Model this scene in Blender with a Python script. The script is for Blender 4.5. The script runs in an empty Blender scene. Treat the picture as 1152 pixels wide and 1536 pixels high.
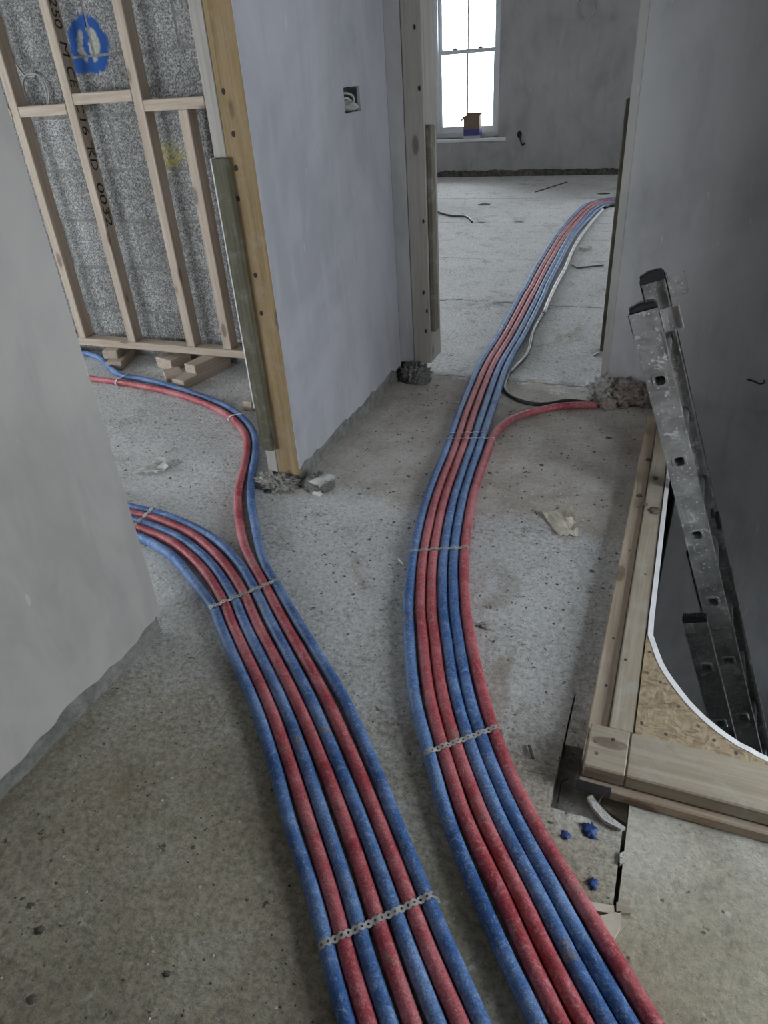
import bpy, bmesh, math, random
import numpy as np
from mathutils import Vector, Matrix, noise
random.seed(7)
scene = bpy.context.scene
C = scene.collection

# ------------------------------------------------------------------ camera
F, CX, CY, H = 1055.0, 576.0, 768.0, 1.25
R = np.array([[0.92771, -0.14813, 0.34221], [0.36738, 0.51765, -0.77269], [-0.06277, 0.84277, 0.53461]])
def _fit():
    down = np.array([124., -1662., -F]); down /= np.linalg.norm(down); up = -down
    y = np.array([502., 708., -F]); y -= up*(y@up); y /= np.linalg.norm(y)
    return np.array([np.cross(y, up), y, up])
R = _fit()
cam = bpy.data.objects.new('camera', bpy.data.cameras.new('camera')); C.objects.link(cam)
cam.data.sensor_fit = 'VERTICAL'; cam.data.sensor_height = 36.0; cam.data.lens = F/1536*36
cam.data.clip_start = 0.02
M4 = Matrix.Identity(4)
for i in range(3):
    for j in range(3): M4[i][j] = float(R[i, j])
M4.translation = Vector((0, 0, H)); cam.matrix_world = M4
scene.camera = cam

# ------------------------------------------------------------------ sky, daylight, exposure
scene.view_settings.view_transform = 'Standard'; scene.view_settings.look = 'None'
scene.view_settings.gamma = 1.0; scene.view_settings.use_curve_mapping = False
scene.view_settings.exposure = 1.74
w = bpy.data.worlds.new('overcast_sky'); scene.world = w; w.use_nodes = True
bg = w.node_tree.nodes['Background']; bg.inputs[0].default_value = (0.885, 0.93, 1.0, 1); bg.inputs[1].default_value = 7.0
try: scene.cycles.max_bounces = 12; scene.cycles.diffuse_bounces = 8
except Exception: pass
def portal(loc, rot, sx, sy):
    l = bpy.data.lights.new('window_daylight', 'AREA'); l.shape = 'RECTANGLE'; l.size = sx; l.size_y = sy
    l.cycles.is_portal = True
    o = bpy.data.objects.new('window_daylight', l); C.objects.link(o); o.location = loc; o.rotation_euler = rot
WINDOWS = {}   # filled below

# pixel -> place: a ray met with the floor level z, a wall x or a wall y
def _ray(u, v): return R @ np.array([u-CX, CY-v, -F])
def P(u, v, z=0.0):
    d = _ray(u, v); t = (z-H)/d[2]; return Vector((d[0]*t, d[1]*t, z))
def PX(u, v, x):
    d = _ray(u, v); t = x/d[0]; return Vector((x, d[1]*t, H+d[2]*t))
def PY(u, v, y):
    d = _ray(u, v); t = y/d[1]; return Vector((d[0]*t, y, H+d[2]*t))

# ------------------------------------------------------------------ materials
class NT:
    def __init__(s, name):
        s.m = bpy.data.materials.new(name); s.m.use_nodes = True; s.t = s.m.node_tree
        s.b = s.t.nodes['Principled BSDF']
    def n(s, typ, ins=None, **props):
        nd = s.t.nodes.new(typ)
        for k, v in props.items(): setattr(nd, k, v)
        for k, v in (ins or {}).items(): s.set(nd.inputs[k], v)
        return nd
    def set(s, sock, v):
        if hasattr(v, 'is_linked') or isinstance(v, bpy.types.NodeSocket): s.t.links.new(v, sock)
        else:
            if isinstance(v, (tuple, list)) and len(v) == 3 and sock.type == 'RGBA': v = (*v, 1)
            sock.default_value = v
    def coord(s, kind='Object'): return s.n('ShaderNodeTexCoord').outputs[kind]
    def pos(s): return s.n('ShaderNodeNewGeometry').outputs['Position']
    def noise(s, vec, scale, detail=5, rough=0.6, dist=0.0):
        return s.n('ShaderNodeTexNoise', {'Vector': vec, 'Scale': scale, 'Detail': detail, 'Roughness': rough, 'Distortion': dist}).outputs['Fac']
    def ramp(s, fac, stops, interp='LINEAR'):
        r = s.n('ShaderNodeValToRGB', {'Fac': fac}); cr = r.color_ramp; cr.interpolation = interp
        while len(cr.elements) < len(stops): cr.elements.new(0.5)
        for e, (p, c) in zip(cr.elements, stops):
            e.position = p; e.color = (*c, 1) if isinstance(c, (tuple, list)) else (c, c, c, 1)
        return r.outputs['Color']
    def mix(s, fac, a, b, mode='MIX'):
        m = s.n('ShaderNodeMix', data_type='RGBA', blend_type=mode)
        s.set(m.inputs[0], fac); s.set(m.inputs[6], a); s.set(m.inputs[7], b); return m.outputs[2]
    def math(s, op, a, b=0.0):
        m = s.n('ShaderNodeMath', operation=op); s.set(m.inputs[0], a); s.set(m.inputs[1], b); return m.outputs[0]
    def mapv(s, vec, scale=(1, 1, 1), loc=(0, 0, 0)):
        return s.n('ShaderNodeMapping', {'Vector': vec, 'Scale': scale, 'Location': loc}).outputs['Vector']
    def bump(s, h, strength=0.3, dist=0.01):
        b = s.n('ShaderNodeBump', {'Height': h, 'Strength': strength, 'Distance': dist})
        s.t.links.new(b.outputs['Normal'], s.b.inputs['Normal'])
    def out(s, col=None, rough=None, metal=None):
        if col is not None: s.set(s.b.inputs['Base Color'], col)
        if rough is not None: s.set(s.b.inputs['Roughness'], rough)
        if metal is not None: s.set(s.b.inputs['Metallic'], metal)
        return s.m

def m_floor():
    k = NT('dusty_concrete'); p = k.pos()
    sp = k.n('ShaderNodeSeparateXYZ', {'Vector': p}); X, Y = sp.outputs['X'], sp.outputs['Y']
    wob = k.math('MULTIPLY', k.math('SUBTRACT', k.noise(p, 3.5, 5, .65), .5), .5)
    Yw = k.math('ADD', Y, wob); Xw = k.math('ADD', X, wob)
    mr = lambda v, a, b: k.n('ShaderNodeMapRange', {'Value': v, 'From Min': a, 'From Max': b}, interpolation_type='SMOOTHSTEP').outputs[0]
    smooth = k.math('MULTIPLY', k.math('MULTIPLY', mr(Yw, 1.78, 1.95), mr(Yw, 3.02, 2.95)), mr(X, -1.25, -1.15)); right = k.math('MULTIPLY', mr(X, .05, .062), mr(Y, 1.0, .98))     # trowelled patch on the landing
    near = mr(Yw, 1.45, .6)                                                                                           # warm, dim foreground light painted in as a browner tone
    big = k.noise(p, 1.7, 5, .6); mid = k.noise(p, 8, 7, .68, .5); fine = k.noise(p, 70, 9, .78); spec = k.noise(p, 33, 4, .65); pit = k.noise(p, 120, 4, .7)
    col = k.ramp(big, [(.3, (.66, .645, .62)), (.5, (.76, .745, .72)), (.7, (.84, .825, .805))])
    col = k.mix(near, col, k.ramp(big, [(.36, (.33, .295, .215)), (.5, (.40, .36, .265)), (.64, (.475, .43, .325))]))
    col = k.mix(smooth, col, k.ramp(big, [(.3, (.38, .335, .29)), (.5, (.48, .44, .395)), (.72, (.58, .54, .49))]))
    rough = k.math('SUBTRACT', 1.0, k.math('MAXIMUM', k.math('MULTIPLY', right, .7), k.math('MAXIMUM', k.math('MULTIPLY', smooth, .75), k.math('MULTIPLY', near, .45))))
    col = k.mix(k.math('MULTIPLY', k.ramp(mid, [(.48, 0), (.62, .8)]), k.math('MULTIPLY', rough, k.math('SUBTRACT', 1.0, k.math('MULTIPLY', near, .75)))), col, (.80, .79, .77))
    col = k.mix(k.ramp(mid, [(.34, .5), (.45, 0)]), col, (.34, .305, .255))
    col = k.mix(k.math('MULTIPLY', rough, .9), col, k.ramp(fine, [(.38, .2), (.49, .58), (.60, .92)]), 'OVERLAY')
    col = k.mix(k.math('MULTIPLY', k.ramp(pit, [(.36, .6), (.43, 0)]), rough), col, (.2, .18, .15))
    col = k.mix(k.math('MULTIPLY', k.ramp(k.noise(p, 48, 5, .75), [(.36, .5), (.43, 0)]), rough), col, (.24, .215, .18))
    col = k.mix(k.ramp(spec, [(.31, .9), (.355, 0)]), col, (.12, .10, .08))
    col = k.mix(k.ramp(k.noise(p, 24, 3, .6), [(.66, 0), (.71, .6)]), col, (.74, .72, .68))
    col = k.mix(k.ramp(k.noise(p, 2.6, 4, .7, 1.2), [(.58, 0), (.7, .5)]), col, (.33, .25, .165))
    h = k.math('ADD', k.math('MULTIPLY', mid, .5), k.math('MULTIPLY', k.math('ADD', k.math('MULTIPLY', fine, .7), k.math('MULTIPLY', pit, .25)), rough))
    k.bump(h, 1.0, .024); k.b.inputs['Specular IOR Level'].default_value = .2
    return k.out(col, .93)
def m_plaster(name='plaster', base=(.52, .51, .5), lo=(.40, .395, .39)):
    k = NT(name); p = k.pos()
    a = k.noise(p, 1.6, 5, .6, .6); st = k.noise(k.mapv(p, (6, 6, 1.6)), 1.7, 5, .6, .5); f = k.noise(p, 60, 5, .7)
    hi = tuple(min(1, c*1.12) for c in base)
    col = k.ramp(a, [(.36, lo), (.5, base), (.64, hi)])
    col = k.mix(k.ramp(st, [(.5, 0), (.62, .3)]), col, tuple(min(1, c*1.2) for c in base))
    col = k.mix(k.ramp(st, [(.36, .3), (.46, 0)]), col, tuple(c*.85 for c in lo))
    v = k.noise(k.mapv(p, (14, 14, 4)), 3.0, 2, .4, .2)
    col = k.mix(k.ramp(v, [(.735, 0), (.75, .4)]), col, (.58, .57, .56))
    k.bump(k.math('ADD', k.math('MULTIPLY', st, .7), k.math('MULTIPLY', f, .12)), .25, .006)
    k.b.inputs['Specular IOR Level'].default_value = .3
    return k.out(col, .75)
def m_raw(name, c1, c2, scale=30, b=.8, rough=.95):
    k = NT(name); p = k.pos(); a = k.noise(p, scale, 6, .7); g = k.noise(p, scale*.2, 4, .6)
    col = k.ramp(a, [(.3, c1), (.7, c2)]); col = k.mix(.5, col, k.ramp(g, [(.3, .3), (.7, .7)]), 'OVERLAY')
    k.bump(a, b, .02); return k.out(col, rough)
def m_block():
    k = NT('blockwork'); p = k.pos(); a = k.noise(p, 130, 3, .8); g = k.noise(p, 5, 5, .6)
    col = k.ramp(a, [(.36, (.10, .098, .095)), (.5, (.30, .295, .285)), (.62, (.60, .59, .58))])
    col = k.mix(.45, col, k.ramp(g, [(.3, .32), (.7, .68)]), 'OVERLAY')
    rnd = k.n('ShaderNodeObjectInfo').outputs['Random']
    col = k.mix(.35, col, k.ramp(rnd, [(0, .36), (1, .62)]), 'OVERLAY')
    sx = k.n('ShaderNodeSeparateXYZ', {'Vector': p}); X, Z = sx.outputs['X'], sx.outputs['Z']
    def blob(cx, cz, r0, r1, sxx=1.0):
        d = k.n('ShaderNodeVectorMath', operation='LENGTH')
        cmb = k.n('ShaderNodeCombineXYZ', {'X': k.math('MULTIPLY', k.math('SUBTRACT', X, cx), sxx), 'Z': k.math('SUBTRACT', Z, cz)})
        k.t.links.new(cmb.outputs[0], d.inputs[0])
        return k.math('ADD', d.outputs['Value'], k.math('MULTIPLY', k.math('SUBTRACT', k.noise(p, 22, 3, .6), .5), .05))
    ring = k.ramp(blob(-2.52, 1.405, 0, 0), [(.056, 0), (.064, 1), (.10, 1), (.112, 0)])
    bar = k.ramp(k.math('ABSOLUTE', k.math('ADD', k.math('SUBTRACT', X, -2.53), k.math('MULTIPLY', k.math('SUBTRACT', k.noise(p, 20, 3, .5), .5), .06))), [(.012, 1), (.02, 0)])
    inr = k.ramp(blob(-2.52, 1.405, 0, 0), [(.09, 1), (.1, 0)])
    tail = k.ramp(blob(-2.60, 1.335, 0, 0), [(.03, 1), (.045, 0)])
    msk = k.mix(1.0, ring, k.mix(1.0, bar, inr, 'MULTIPLY'), 'LIGHTEN'); msk = k.mix(1.0, msk, tail, 'LIGHTEN')
    col = k.mix(k.math('MULTIPLY', inr, .5), col, (.62, .62, .5))
    col = k.mix(msk, col, (.02, .10, .36))
    yel = k.ramp(blob(-2.21, .965, 0, 0, .8), [(.03, .75), (.075, 0)])
    col = k.mix(k.math('MULTIPLY', yel, k.ramp(k.noise(p, 60, 3, .7), [(.42, 0), (.6, 1)])), col, (.62, .52, .03))
    k.bump(a, .9, .012); return k.out(col, .95)
def m_wood(name, c0, c1, knots=True, dirt=.25, grain=1.0):
    k = NT(name); o = k.coord('Object'); rnd = k.n('ShaderNodeObjectInfo').outputs['Random']
    off = k.n('ShaderNodeVectorMath', {0: o, 1: k.n('ShaderNodeCombineXYZ', {'X': k.math('MULTIPLY', rnd, 30), 'Y': k.math('MULTIPLY', rnd, 7), 'Z': k.math('MULTIPLY', rnd, 11)}).outputs[0]}, operation='ADD').outputs[0]
    g = k.noise(k.mapv(off, (1.2, 30*grain, 30*grain)), 2.2, 6, .65, .6)
    f = k.noise(k.mapv(off, (4, 160, 160)), 2, 4, .7)
    col = k.ramp(g, [(.32, c0), (.52, tuple((a+b)/2 for a, b in zip(c0, c1))), (.68, c1)])
    col = k.mix(.4, col, k.ramp(f, [(.3, .36), (.7, .62)]), 'OVERLAY')
    if knots:
        v = k.n('ShaderNodeTexVoronoi', {'Vector': k.mapv(off, (4.2, 11, 11)), 'Scale': 1.0})
        kd = k.ramp(v.outputs['Distance'], [(.0, 1), (.13, .85), (.17, .15), (.26, 0)])
        col = k.mix(k.math('MULTIPLY', kd, .75), col, (c0[0]*.3, c0[1]*.22, c0[2]*.18))
    dd = k.noise(k.pos(), 14, 5, .7, .5)
    col = k.mix(k.math('MULTIPLY', k.ramp(dd, [(.5, 0), (.7, 1)]), dirt), col, (.42, .40, .36))
    k.bump(k.math('ADD', g, f), .2, .002); k.b.inputs['Specular IOR Level'].default_value = .3
    return k.out(col, .75)
def m_pipe(name, c, cd, dust):
    k = NT(name); p = k.pos(); rnd = k.n('ShaderNodeObjectInfo').outputs['Random']
    a = k.noise(p, 7, 5, .65); s = k.noise(p, 55, 7, .75, 1.6); g = k.noise(p, 260, 3, .6)
    col = k.ramp(a, [(.38, cd), (.6, c)])
    col = k.mix(k.ramp(a, [(.45, .05), (.62, .5)]), col, dust)
    col = k.mix(k.ramp(s, [(.51, 0), (.62, .55)]), col, tuple(min(1, d*1.25) for d in dust))
    scr = k.math('MULTIPLY', k.ramp(k.math('ABSOLUTE', k.math('SUBTRACT', k.noise(p, 60, 2, .5, 2.5), .5)), [(.0, .55), (.012, 0)]), k.ramp(k.noise(p, 13, 3), [(.5, 0), (.62, 1)]))
    col = k.mix(scr, col, (.62, .6, .57))
    col = k.mix(k.ramp(k.noise(p, 16, 4, .7), [(.62, 0), (.68, .6)]), col, (.25, .2, .15))
    col = k.mix(.5, col, k.ramp(g, [(.38, .28), (.62, .72)]), 'OVERLAY')
    k.bump(k.math('ADD', k.math('MULTIPLY', s, .6), g), .4, .004)
    return k.out(col, k.ramp(a, [(.3, .38), (.7, .62)]))
def m_metal(name, c, rough, splat=0.0, metal=.85):
    k = NT(name); o = k.pos(); a = k.noise(o, 12, 6, .7, .6); f = k.noise(k.mapv(o, (60, 60, 6)), 3, 4, .6)
    col = k.ramp(a, [(.38, tuple(x*.6 for x in c)), (.6, c)])
    met = metal
    if splat:
        v = k.n('ShaderNodeTexVoronoi', {'Vector': o, 'Scale': 75.0})
        s1 = k.math('MULTIPLY', k.ramp(v.outputs['Distance'], [(.16, 1), (.24, 0)]), k.ramp(v.outputs['Color'], [(.5, 0), (.55, 1)]))
        s2 = k.ramp(k.noise(o, 26, 5, .7, .4), [(.57, 0), (.62, 1)])
        sp = k.math('MULTIPLY', k.math('MAXIMUM', s1, k.math('MULTIPLY', s2, .7)), splat)
        col = k.mix(sp, col, (.62, .62, .60)); met = k.math('SUBTRACT', metal, k.math('MULTIPLY', sp, metal))
    k.bump(f, .12, .001)
    return k.out(col, k.ramp(a, [(.3, rough), (.7, rough+.25)]), met)
def m_osb():
    k = NT('osb_board'); p = k.pos()
    wv = k.n('ShaderNodeTexNoise', {'Vector': p, 'Scale': 12.0, 'Detail': 2.0}).outputs['Color']
    q = k.n('ShaderNodeVectorMath', {0: p, 1: k.n('ShaderNodeVectorMath', {0: wv, 1: (.06, .06, .06)}, operation='MULTIPLY').outputs[0]}, operation='ADD').outputs[0]
    v1 = k.n('ShaderNodeTexVoronoi', {'Vector': k.mapv(q, (55, 190, 1)), 'Scale': 1.0}); v2 = k.n('ShaderNodeTexVoronoi', {'Vector': k.mapv(q, (210, 60, 1), (3, 5, 0)), 'Scale': 1.0})
    col = k.ramp(v1.outputs['Color'], [(.1, (.20, .14, .08)), (.45, (.32, .24, .15)), (.8, (.40, .315, .205)), (.95, (.25, .17, .095))])
    c2 = k.ramp(v2.outputs['Color'], [(.1, (.25, .18, .105)), (.5, (.355, .275, .175)), (.9, (.43, .345, .23))])
    col = k.mix(k.ramp(k.noise(p, 22, 2), [(.45, 0), (.55, 1)]), col, c2)
    col = k.mix(.3, col, k.ramp(k.noise(p, 90, 5, .7), [(.3, .25), (.7, .75)]), 'OVERLAY')
    k.bump(k.math('ADD', v1.outputs['Distance'], v2.outputs['Distance']), .25, .003); return k.out(col, .8)
def m_plain(name, c, rough=.6, metal=0.0, var=.2, scale=30):
    k = NT(name); a = k.noise(k.pos(), scale, 5, .65)
    col = k.ramp(a, [(.3, tuple(x*(1-var) for x in c)), (.7, tuple(min(1, x*(1+var)) for x in c))])
    k.bump(a, .1, .002); return k.out(col, rough, metal)
def m_glass():
    k = NT('window_glass'); t = k.t
    tr = k.n('ShaderNodeBsdfTransparent', {'Color': (.93, .95, .95, 1)}); gl = k.n('ShaderNodeBsdfGlossy', {'Roughness': .03})
    fr = k.n('ShaderNodeFresnel', {'IOR': 1.3}); mx = k.n('ShaderNodeMixShader', {0: fr.outputs[0], 1: tr.outputs[0], 2: gl.outputs[0]})
    t.links.new(mx.outputs[0], t.nodes['Material Output'].inputs['Surface']); t.nodes.remove(k.b); return k.m

MT = dict(
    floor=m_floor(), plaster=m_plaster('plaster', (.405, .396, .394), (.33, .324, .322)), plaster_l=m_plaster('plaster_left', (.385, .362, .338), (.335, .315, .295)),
    plaster_c=m_plaster('plaster_blue_lit', (.405, .398, .425), (.345, .34, .365)),  # lilac tint stands in for the bluish daylight on this wall
    raw=m_raw('raw_wall_base', (.12, .115, .105), (.31, .30, .28), 24), mortar=m_raw('mortar', (.22, .205, .18), (.46, .435, .395), 40),
    plinth=m_raw('dirty_plinth', (.05, .045, .04), (.24, .22, .2), 22), block=m_block(),
    jointm=m_raw('joint_mortar', (.18, .175, .17), (.34, .33, .32), 60),
    cls=m_wood('stud_timber', (.35, .275, .21), (.50, .415, .335)), post=m_wood('yellow_pine', (.20, .135, .065), (.32, .225, .12), True, .2),
    treated=m_wood('treated_batten', (.062, .057, .036), (.125, .113, .075), True, .2), dkbat=m_wood('dark_batten', (.10, .085, .06), (.2, .175, .13), False, .45),
    pale=m_wood('pale_lining', (.30, .275, .245), (.385, .355, .325), True, .2), plank=m_wood('dusty_plank', (.36, .275, .20), (.50, .405, .31), True, .5),
    plank2=m_wood('weathered_plank', (.30, .25, .185), (.42, .36, .28), True, .6), osb=m_osb(),
    red=m_pipe('red_foam_pipe', (.42, .052, .066), (.30, .022, .034), (.50, .22, .23)),
    blue=m_pipe('blue_foam_pipe', (.035, .13, .36), (.012, .068, .22), (.24, .33, .50)),
    galv=m_metal('galvanised_band', (.52, .51, .48), .45, .3, .4), wire=m_metal('tie_wire', (.6, .6, .58), .4), alu=m_metal('aluminium', (.44, .43, .415), .36, 1.0, .7),
    black=m_plain('black_rubber', (.018, .018, .02), .5), cable=m_plain('black_cable', (.02, .02, .022), .4), white=m_plain('white_conduit', (.68, .68, .67), .45),
    board=m_plain('plasterboard_edge', (.80, .80, .79), .8, 0, .08), paint=m_plain('white_sash_paint', (.62, .64, .66), .45, 0, .06), sill=m_plain('white_sill', (.74, .74, .74), .5, 0, .08),
    glass=m_glass(), card=m_plain('cardboard', (.20, .14, .10), .85), bluecard=m_plain('blue_print', (.05, .06, .22), .6), paleprint=m_plain('pale_print', (.5, .5, .55), .6),
    grey=m_plain('grey_cable', (.42, .42, .41), .5), wool=m_raw('mineral_wool', (.26, .20, .17), (.62, .52, .46), 70, 1.0), chunk=m_raw('pale_rubble', (.38, .36, .33), (.70, .68, .64), 45),
    paper=m_plain('torn_membrane', (.52, .47, .38), .8, 0, .15), paperg=m_plain('grey_sheet', (.44, .43, .40), .8, 0, .15), tape=m_plain('grey_tape', (.075, .08, .09), .55, 0, .3),
    dark=m_plain('dark_grit', (.12, .105, .085), .9), palegrit=m_plain('pale_grit', (.66, .62, .55), .9), bluebit=m_plain('blue_scrap', (.02, .055, .19), .6), ink=m_plain('stamp_ink', (.018, .014, .012), .8),
    ceil=m_plain('ceiling_board', (.55, .54, .53), .85, 0, .05), gold=m_plain('steel_back_box', (.10, .10, .105), .5, .5), lower=m_raw('lower_concrete', (.14, .135, .13), (.26, .25, .24), 12), nail=m_metal('nail_steel', (.22, .21, .2), .5),
)

# ------------------------------------------------------------------ mesh helpers
def link(name, me, mat=None, parent=None, label=None, cat=None, group=None, kind=None, smooth=False):
    o = bpy.data.objects.new(name, me); C.objects.link(o)
    if me is not None:
        if mat is not None and not me.materials: me.materials.append(MT[mat])
        if smooth: me.polygons.foreach_set('use_smooth', [True]*len(me.polygons))
    if parent is not None: o.parent = parent
    if label: o['label'] = label
    if cat: o['category'] = cat
    if group: o['group'] = group
    if kind: o['kind'] = kind
    return o
def empty(name, loc=(0, 0, 0), **kw):
    o = link(name, None, **kw); o.location = loc; o.empty_display_size = .05; return o
class MB:
    def __init__(s): s.v = []; s.f = []
    def add(s, vs, fs):
        n = len(s.v); s.v += [tuple(v) for v in vs]; s.f += [tuple(i+n for i in f) for f in fs]; return s
    def box(s, x0, x1, y0, y1, z0, z1):
        return s.add([(x0, y0, z0), (x1, y0, z0), (x1, y1, z0), (x0, y1, z0), (x0, y0, z1), (x1, y0, z1), (x1, y1, z1), (x0, y1, z1)],
                     [(3, 2, 1, 0), (4, 5, 6, 7), (0, 1, 5, 4), (1, 2, 6, 5), (2, 3, 7, 6), (3, 0, 4, 7)])
    def prism(s, poly, z0, z1, f=lambda p, z: (p[0], p[1], z)):
        n = len(poly); vs = [f(p, z0) for p in poly]+[f(p, z1) for p in poly]
        return s.add(vs, [tuple(range(n-1, -1, -1)), tuple(range(n, 2*n))]+[(i, (i+1) % n, n+(i+1) % n, n+i) for i in range(n)])
    def tube(s, pts, r, seg=10, cap=True, up=Vector((0, 0, 1))):
        pts = [Vector(p) for p in pts]; n = len(pts); vs = []; fs = []
        rr = r if hasattr(r, '__len__') else [r]*n
        prev = None
        for i, p in enumerate(pts):
            t = (pts[min(i+1, n-1)]-pts[max(i-1, 0)]).normalized()
            a = t.cross(up) if prev is None else prev - t*prev.dot(t)
            if a.length < 1e-5: a = t.cross(Vector((1, 0, 0)))
            a.normalize(); prev = a; b = a.cross(t)
            for k in range(seg):
                th = 2*math.pi*k/seg; vs.append(p+(a*math.cos(th)+b*math.sin(th))*rr[i])
        for i in range(n-1):
            for k in range(seg):
                fs.append((i*seg+k, i*seg+(k+1) % seg, (i+1)*seg+(k+1) % seg, (i+1)*seg+k))
        if cap: fs += [tuple(range(seg-1, -1, -1)), tuple((n-1)*seg+k for k in range(seg))]
        return s.add(vs, fs)
    def mesh(s, name='mesh', fix=True):
        me = bpy.data.meshes.new(name); me.from_pydata(s.v, [], s.f); 
        if fix:
            bm = bmesh.new(); bm.from_mesh(me); bmesh.ops.recalc_face_normals(bm, faces=bm.faces); bm.to_mesh(me); bm.free()
        me.update(); return me
    def build(s, name, mat, parent=None, **kw): return link(name, s.mesh(name), mat, parent, **kw)
def bevelled(me, w=.003, seg=1):
    bm = bmesh.new(); bm.from_mesh(me); bmesh.ops.bevel(bm, geom=bm.edges[:], offset=w, segments=seg, affect='EDGES', profile=.5); bm.to_mesh(me); bm.free(); return me
def timber(name, p0, p1, wa, wb, mat, parent=None, side=(0, 0, 1), bev=.003, **kw):
    """a sawn length from p0 to p1 (centre line); wa across 'side' cross axis, wb along side"""
    p0 = Vector(p0); p1 = Vector(p1); d = p1-p0; L = d.length; x = d.normalized(); z = Vector(side); z = (z-x*z.dot(x)).normalized(); y = z.cross(x)
    me = bevelled(MB().box(0, L, -wa/2, wa/2, -wb/2, wb/2).mesh(name), bev)
    o = link(name, me, mat, parent, **kw); m = Matrix.Identity(4)
    for i in range(3): m[i][0] = x[i]; m[i][1] = y[i]; m[i][2] = z[i]; m[i][3] = p0[i]
    if parent is not None: o.matrix_parent_inverse = Matrix.Translation(parent.location).inverted()
    o.matrix_basis = m; return o
def catmull(pts, step=.03):
    pts = [Vector(p) for p in pts]; P_ = [pts[0]*2-pts[1]]+pts+[pts[-1]*2-pts[-2]]; out = []
    for i in range(1, len(P_)-2):
        a, b, c, d = P_[i-1:i+3]; n = max(2, int((c-b).length/step))
        for k in range(n):
            t = k/n; out.append(.5*((2*b)+(c-a)*t+(2*a-5*b+4*c-d)*t*t+(3*b-a-3*c+d)*t**3))
    out.append(pts[-1]); return out
def lump(name, c, rx, ry, rz, mat, amp=.3, freq=6.0, sub=3, parent=None, flat=True, **kw):
    bm = bmesh.new(); bmesh.ops.create_icosphere(bm, subdivisions=sub, radius=1)
    s0 = Vector((random.random()*50, random.random()*50, 0))
    for v in bm.verts:
        n = noise.fractal(v.co*freq*.3+s0, .8, 2.2, 5); v.co *= 1+amp*n
        if flat and v.co.z < -.35: v.co.z = -.35
        v.co = Vector((v.co.x*rx, v.co.y*ry, (v.co.z+.35)*rz/1.35 if flat else v.co.z*rz))
    me = bpy.data.meshes.new(name); bm.to_mesh(me); bm.free()
    o = link(name, me, mat, parent, smooth=sub > 2, **kw); o.location = c; return o

# ------------------------------------------------------------------ the shell
WX = -1.146            # plaster face of the passage wall
WT = -1.275            # its back, in the stud room
YD = 2.91              # face of the wall with the far doorway
YF = 9.45              # far room's window wall
CEIL = 2.55
XL, XR, YB = -4.9, 1.35, -1.7
XFR = 2.3
JAMBL, JAMBR = -1.0, -.252

# floor: structural bed + slab tops
bed = MB()
for b in ((XL-.3, XR, YB-.3, .99), (XL-.3, .045, .99, 2.95), (XL-.3, XFR+.1, 2.95, YF+.32)): bed.box(*b, -.25, -.045)
floor = bed.build('floor', 'mortar', kind='structure')
joints = [1.785, 3.0, 4.18, 5.27, 6.58, 7.86, 9.10]
def fh(x, y):
    sm = 1/(1+math.exp(-(y-1.9)/.04))*(1 if y < 2.98 and x > -1.2 else 0)
    h = .0022*noise.fractal(Vector((x*9, y*9, 0)), .8, 2.1, 4)+(.0024-.0019*sm)*noise.noise(Vector((x*38, y*38, 3)))
    rough = max(0, noise.noise(Vector((x*1.2+4, y*1.2, 7))))
    h += (1-.8*sm)*(.25+rough)*(.006 if y < 3.5 else .0045)*noise.fractal(Vector((x*26, y*26, 1)), .6, 2.2, 4)
    r = math.exp(-((y-3.03-.03*noise.noise(Vector((x*5, 0, 0))))/.035)**2)
    if -1.0 < x < -.25: h += r*(.006+.008*max(0, noise.noise(Vector((x*22, y*22, 5)))))
    d = ((x+1.12)/.33)**2+((y-4.15)/.2)**2
    if d < 4: h += math.exp(-d)*(.012+.016*noise.fractal(Vector((x*18, y*18, 2)), .7, 2.2, 4))
    r2 = math.exp(-((y-1.83-.03*noise.noise(Vector((x*6, 0, 9))))/.03)**2)
    if -1.1 < x < 0: h += r2*.004*max(0, noise.noise(Vector((x*30, y*30, 5)))+.3)
    if y < .66: h += .004/(1+math.exp((x+.935+.012*noise.noise(Vector((y*7, 2, 0))))/.004))*min(1, (.66-y)/.1)
    return h
def slab(x0, x1, y0, y1, d, dz=0.0):
    nx = max(1, int((x1-x0)/d)); ny = max(1, int((y1-y0)/d)); vs = []; fs = []
    for j in range(ny+1):
        for i in range(nx+1):
            x = x0+(x1-x0)*i/nx; y = y0+(y1-y0)*j/ny
            e = min(i, nx-i, j, ny-j); z = fh(x, y)+dz-(.002 if e == 0 and y > 2.98 else 0)
            vs.append((x, y, z))
    idx = lambda i, j: j*(nx+1)+i
    for j in range(ny):
        for i in range(nx): fs.append((idx(i, j), idx(i+1, j), idx(i+1, j+1), idx(i, j+1)))
    ring = [idx(i, 0) for i in range(nx+1)]+[idx(nx, j) for j in range(1, ny+1)]+[idx(i, ny) for i in range(nx-1, -1, -1)]+[idx(0, j) for j in range(ny-1, 0, -1)]
    n0 = len(vs); m = len(ring); vs += [vs[k] for k in ring]+[(vs[k][0], vs[k][1], -.045) for k in ring]
    for k in range(m): fs.append((n0+(k+1) % m, n0+k, n0+m+k, n0+m+(k+1) % m))
    me = bpy.data.meshes.new('floor_slab'); me.from_pydata(vs, [], fs); me.update()
    return link('floor_slab', me, 'floor', floor, smooth=True)
g = .004
slab(-1.5, -.082-g, .888, 1.2, .018)
slab(-1.5, .052, YB, .888, .018)
slab(XL, -1.5, YB, joints[0], .03)
slab(-1.5, .045, 1.2, joints[0], .018)
slab(-.082, .045, 1.05, 1.2, .02, .001)
slab(.060, XR, YB, .99, .02, .002)
slab(XL, -1.5, joints[0], 3.0-.001, .022)
slab(-1.5, .045, joints[0], 3.0-.001, .016)
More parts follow.
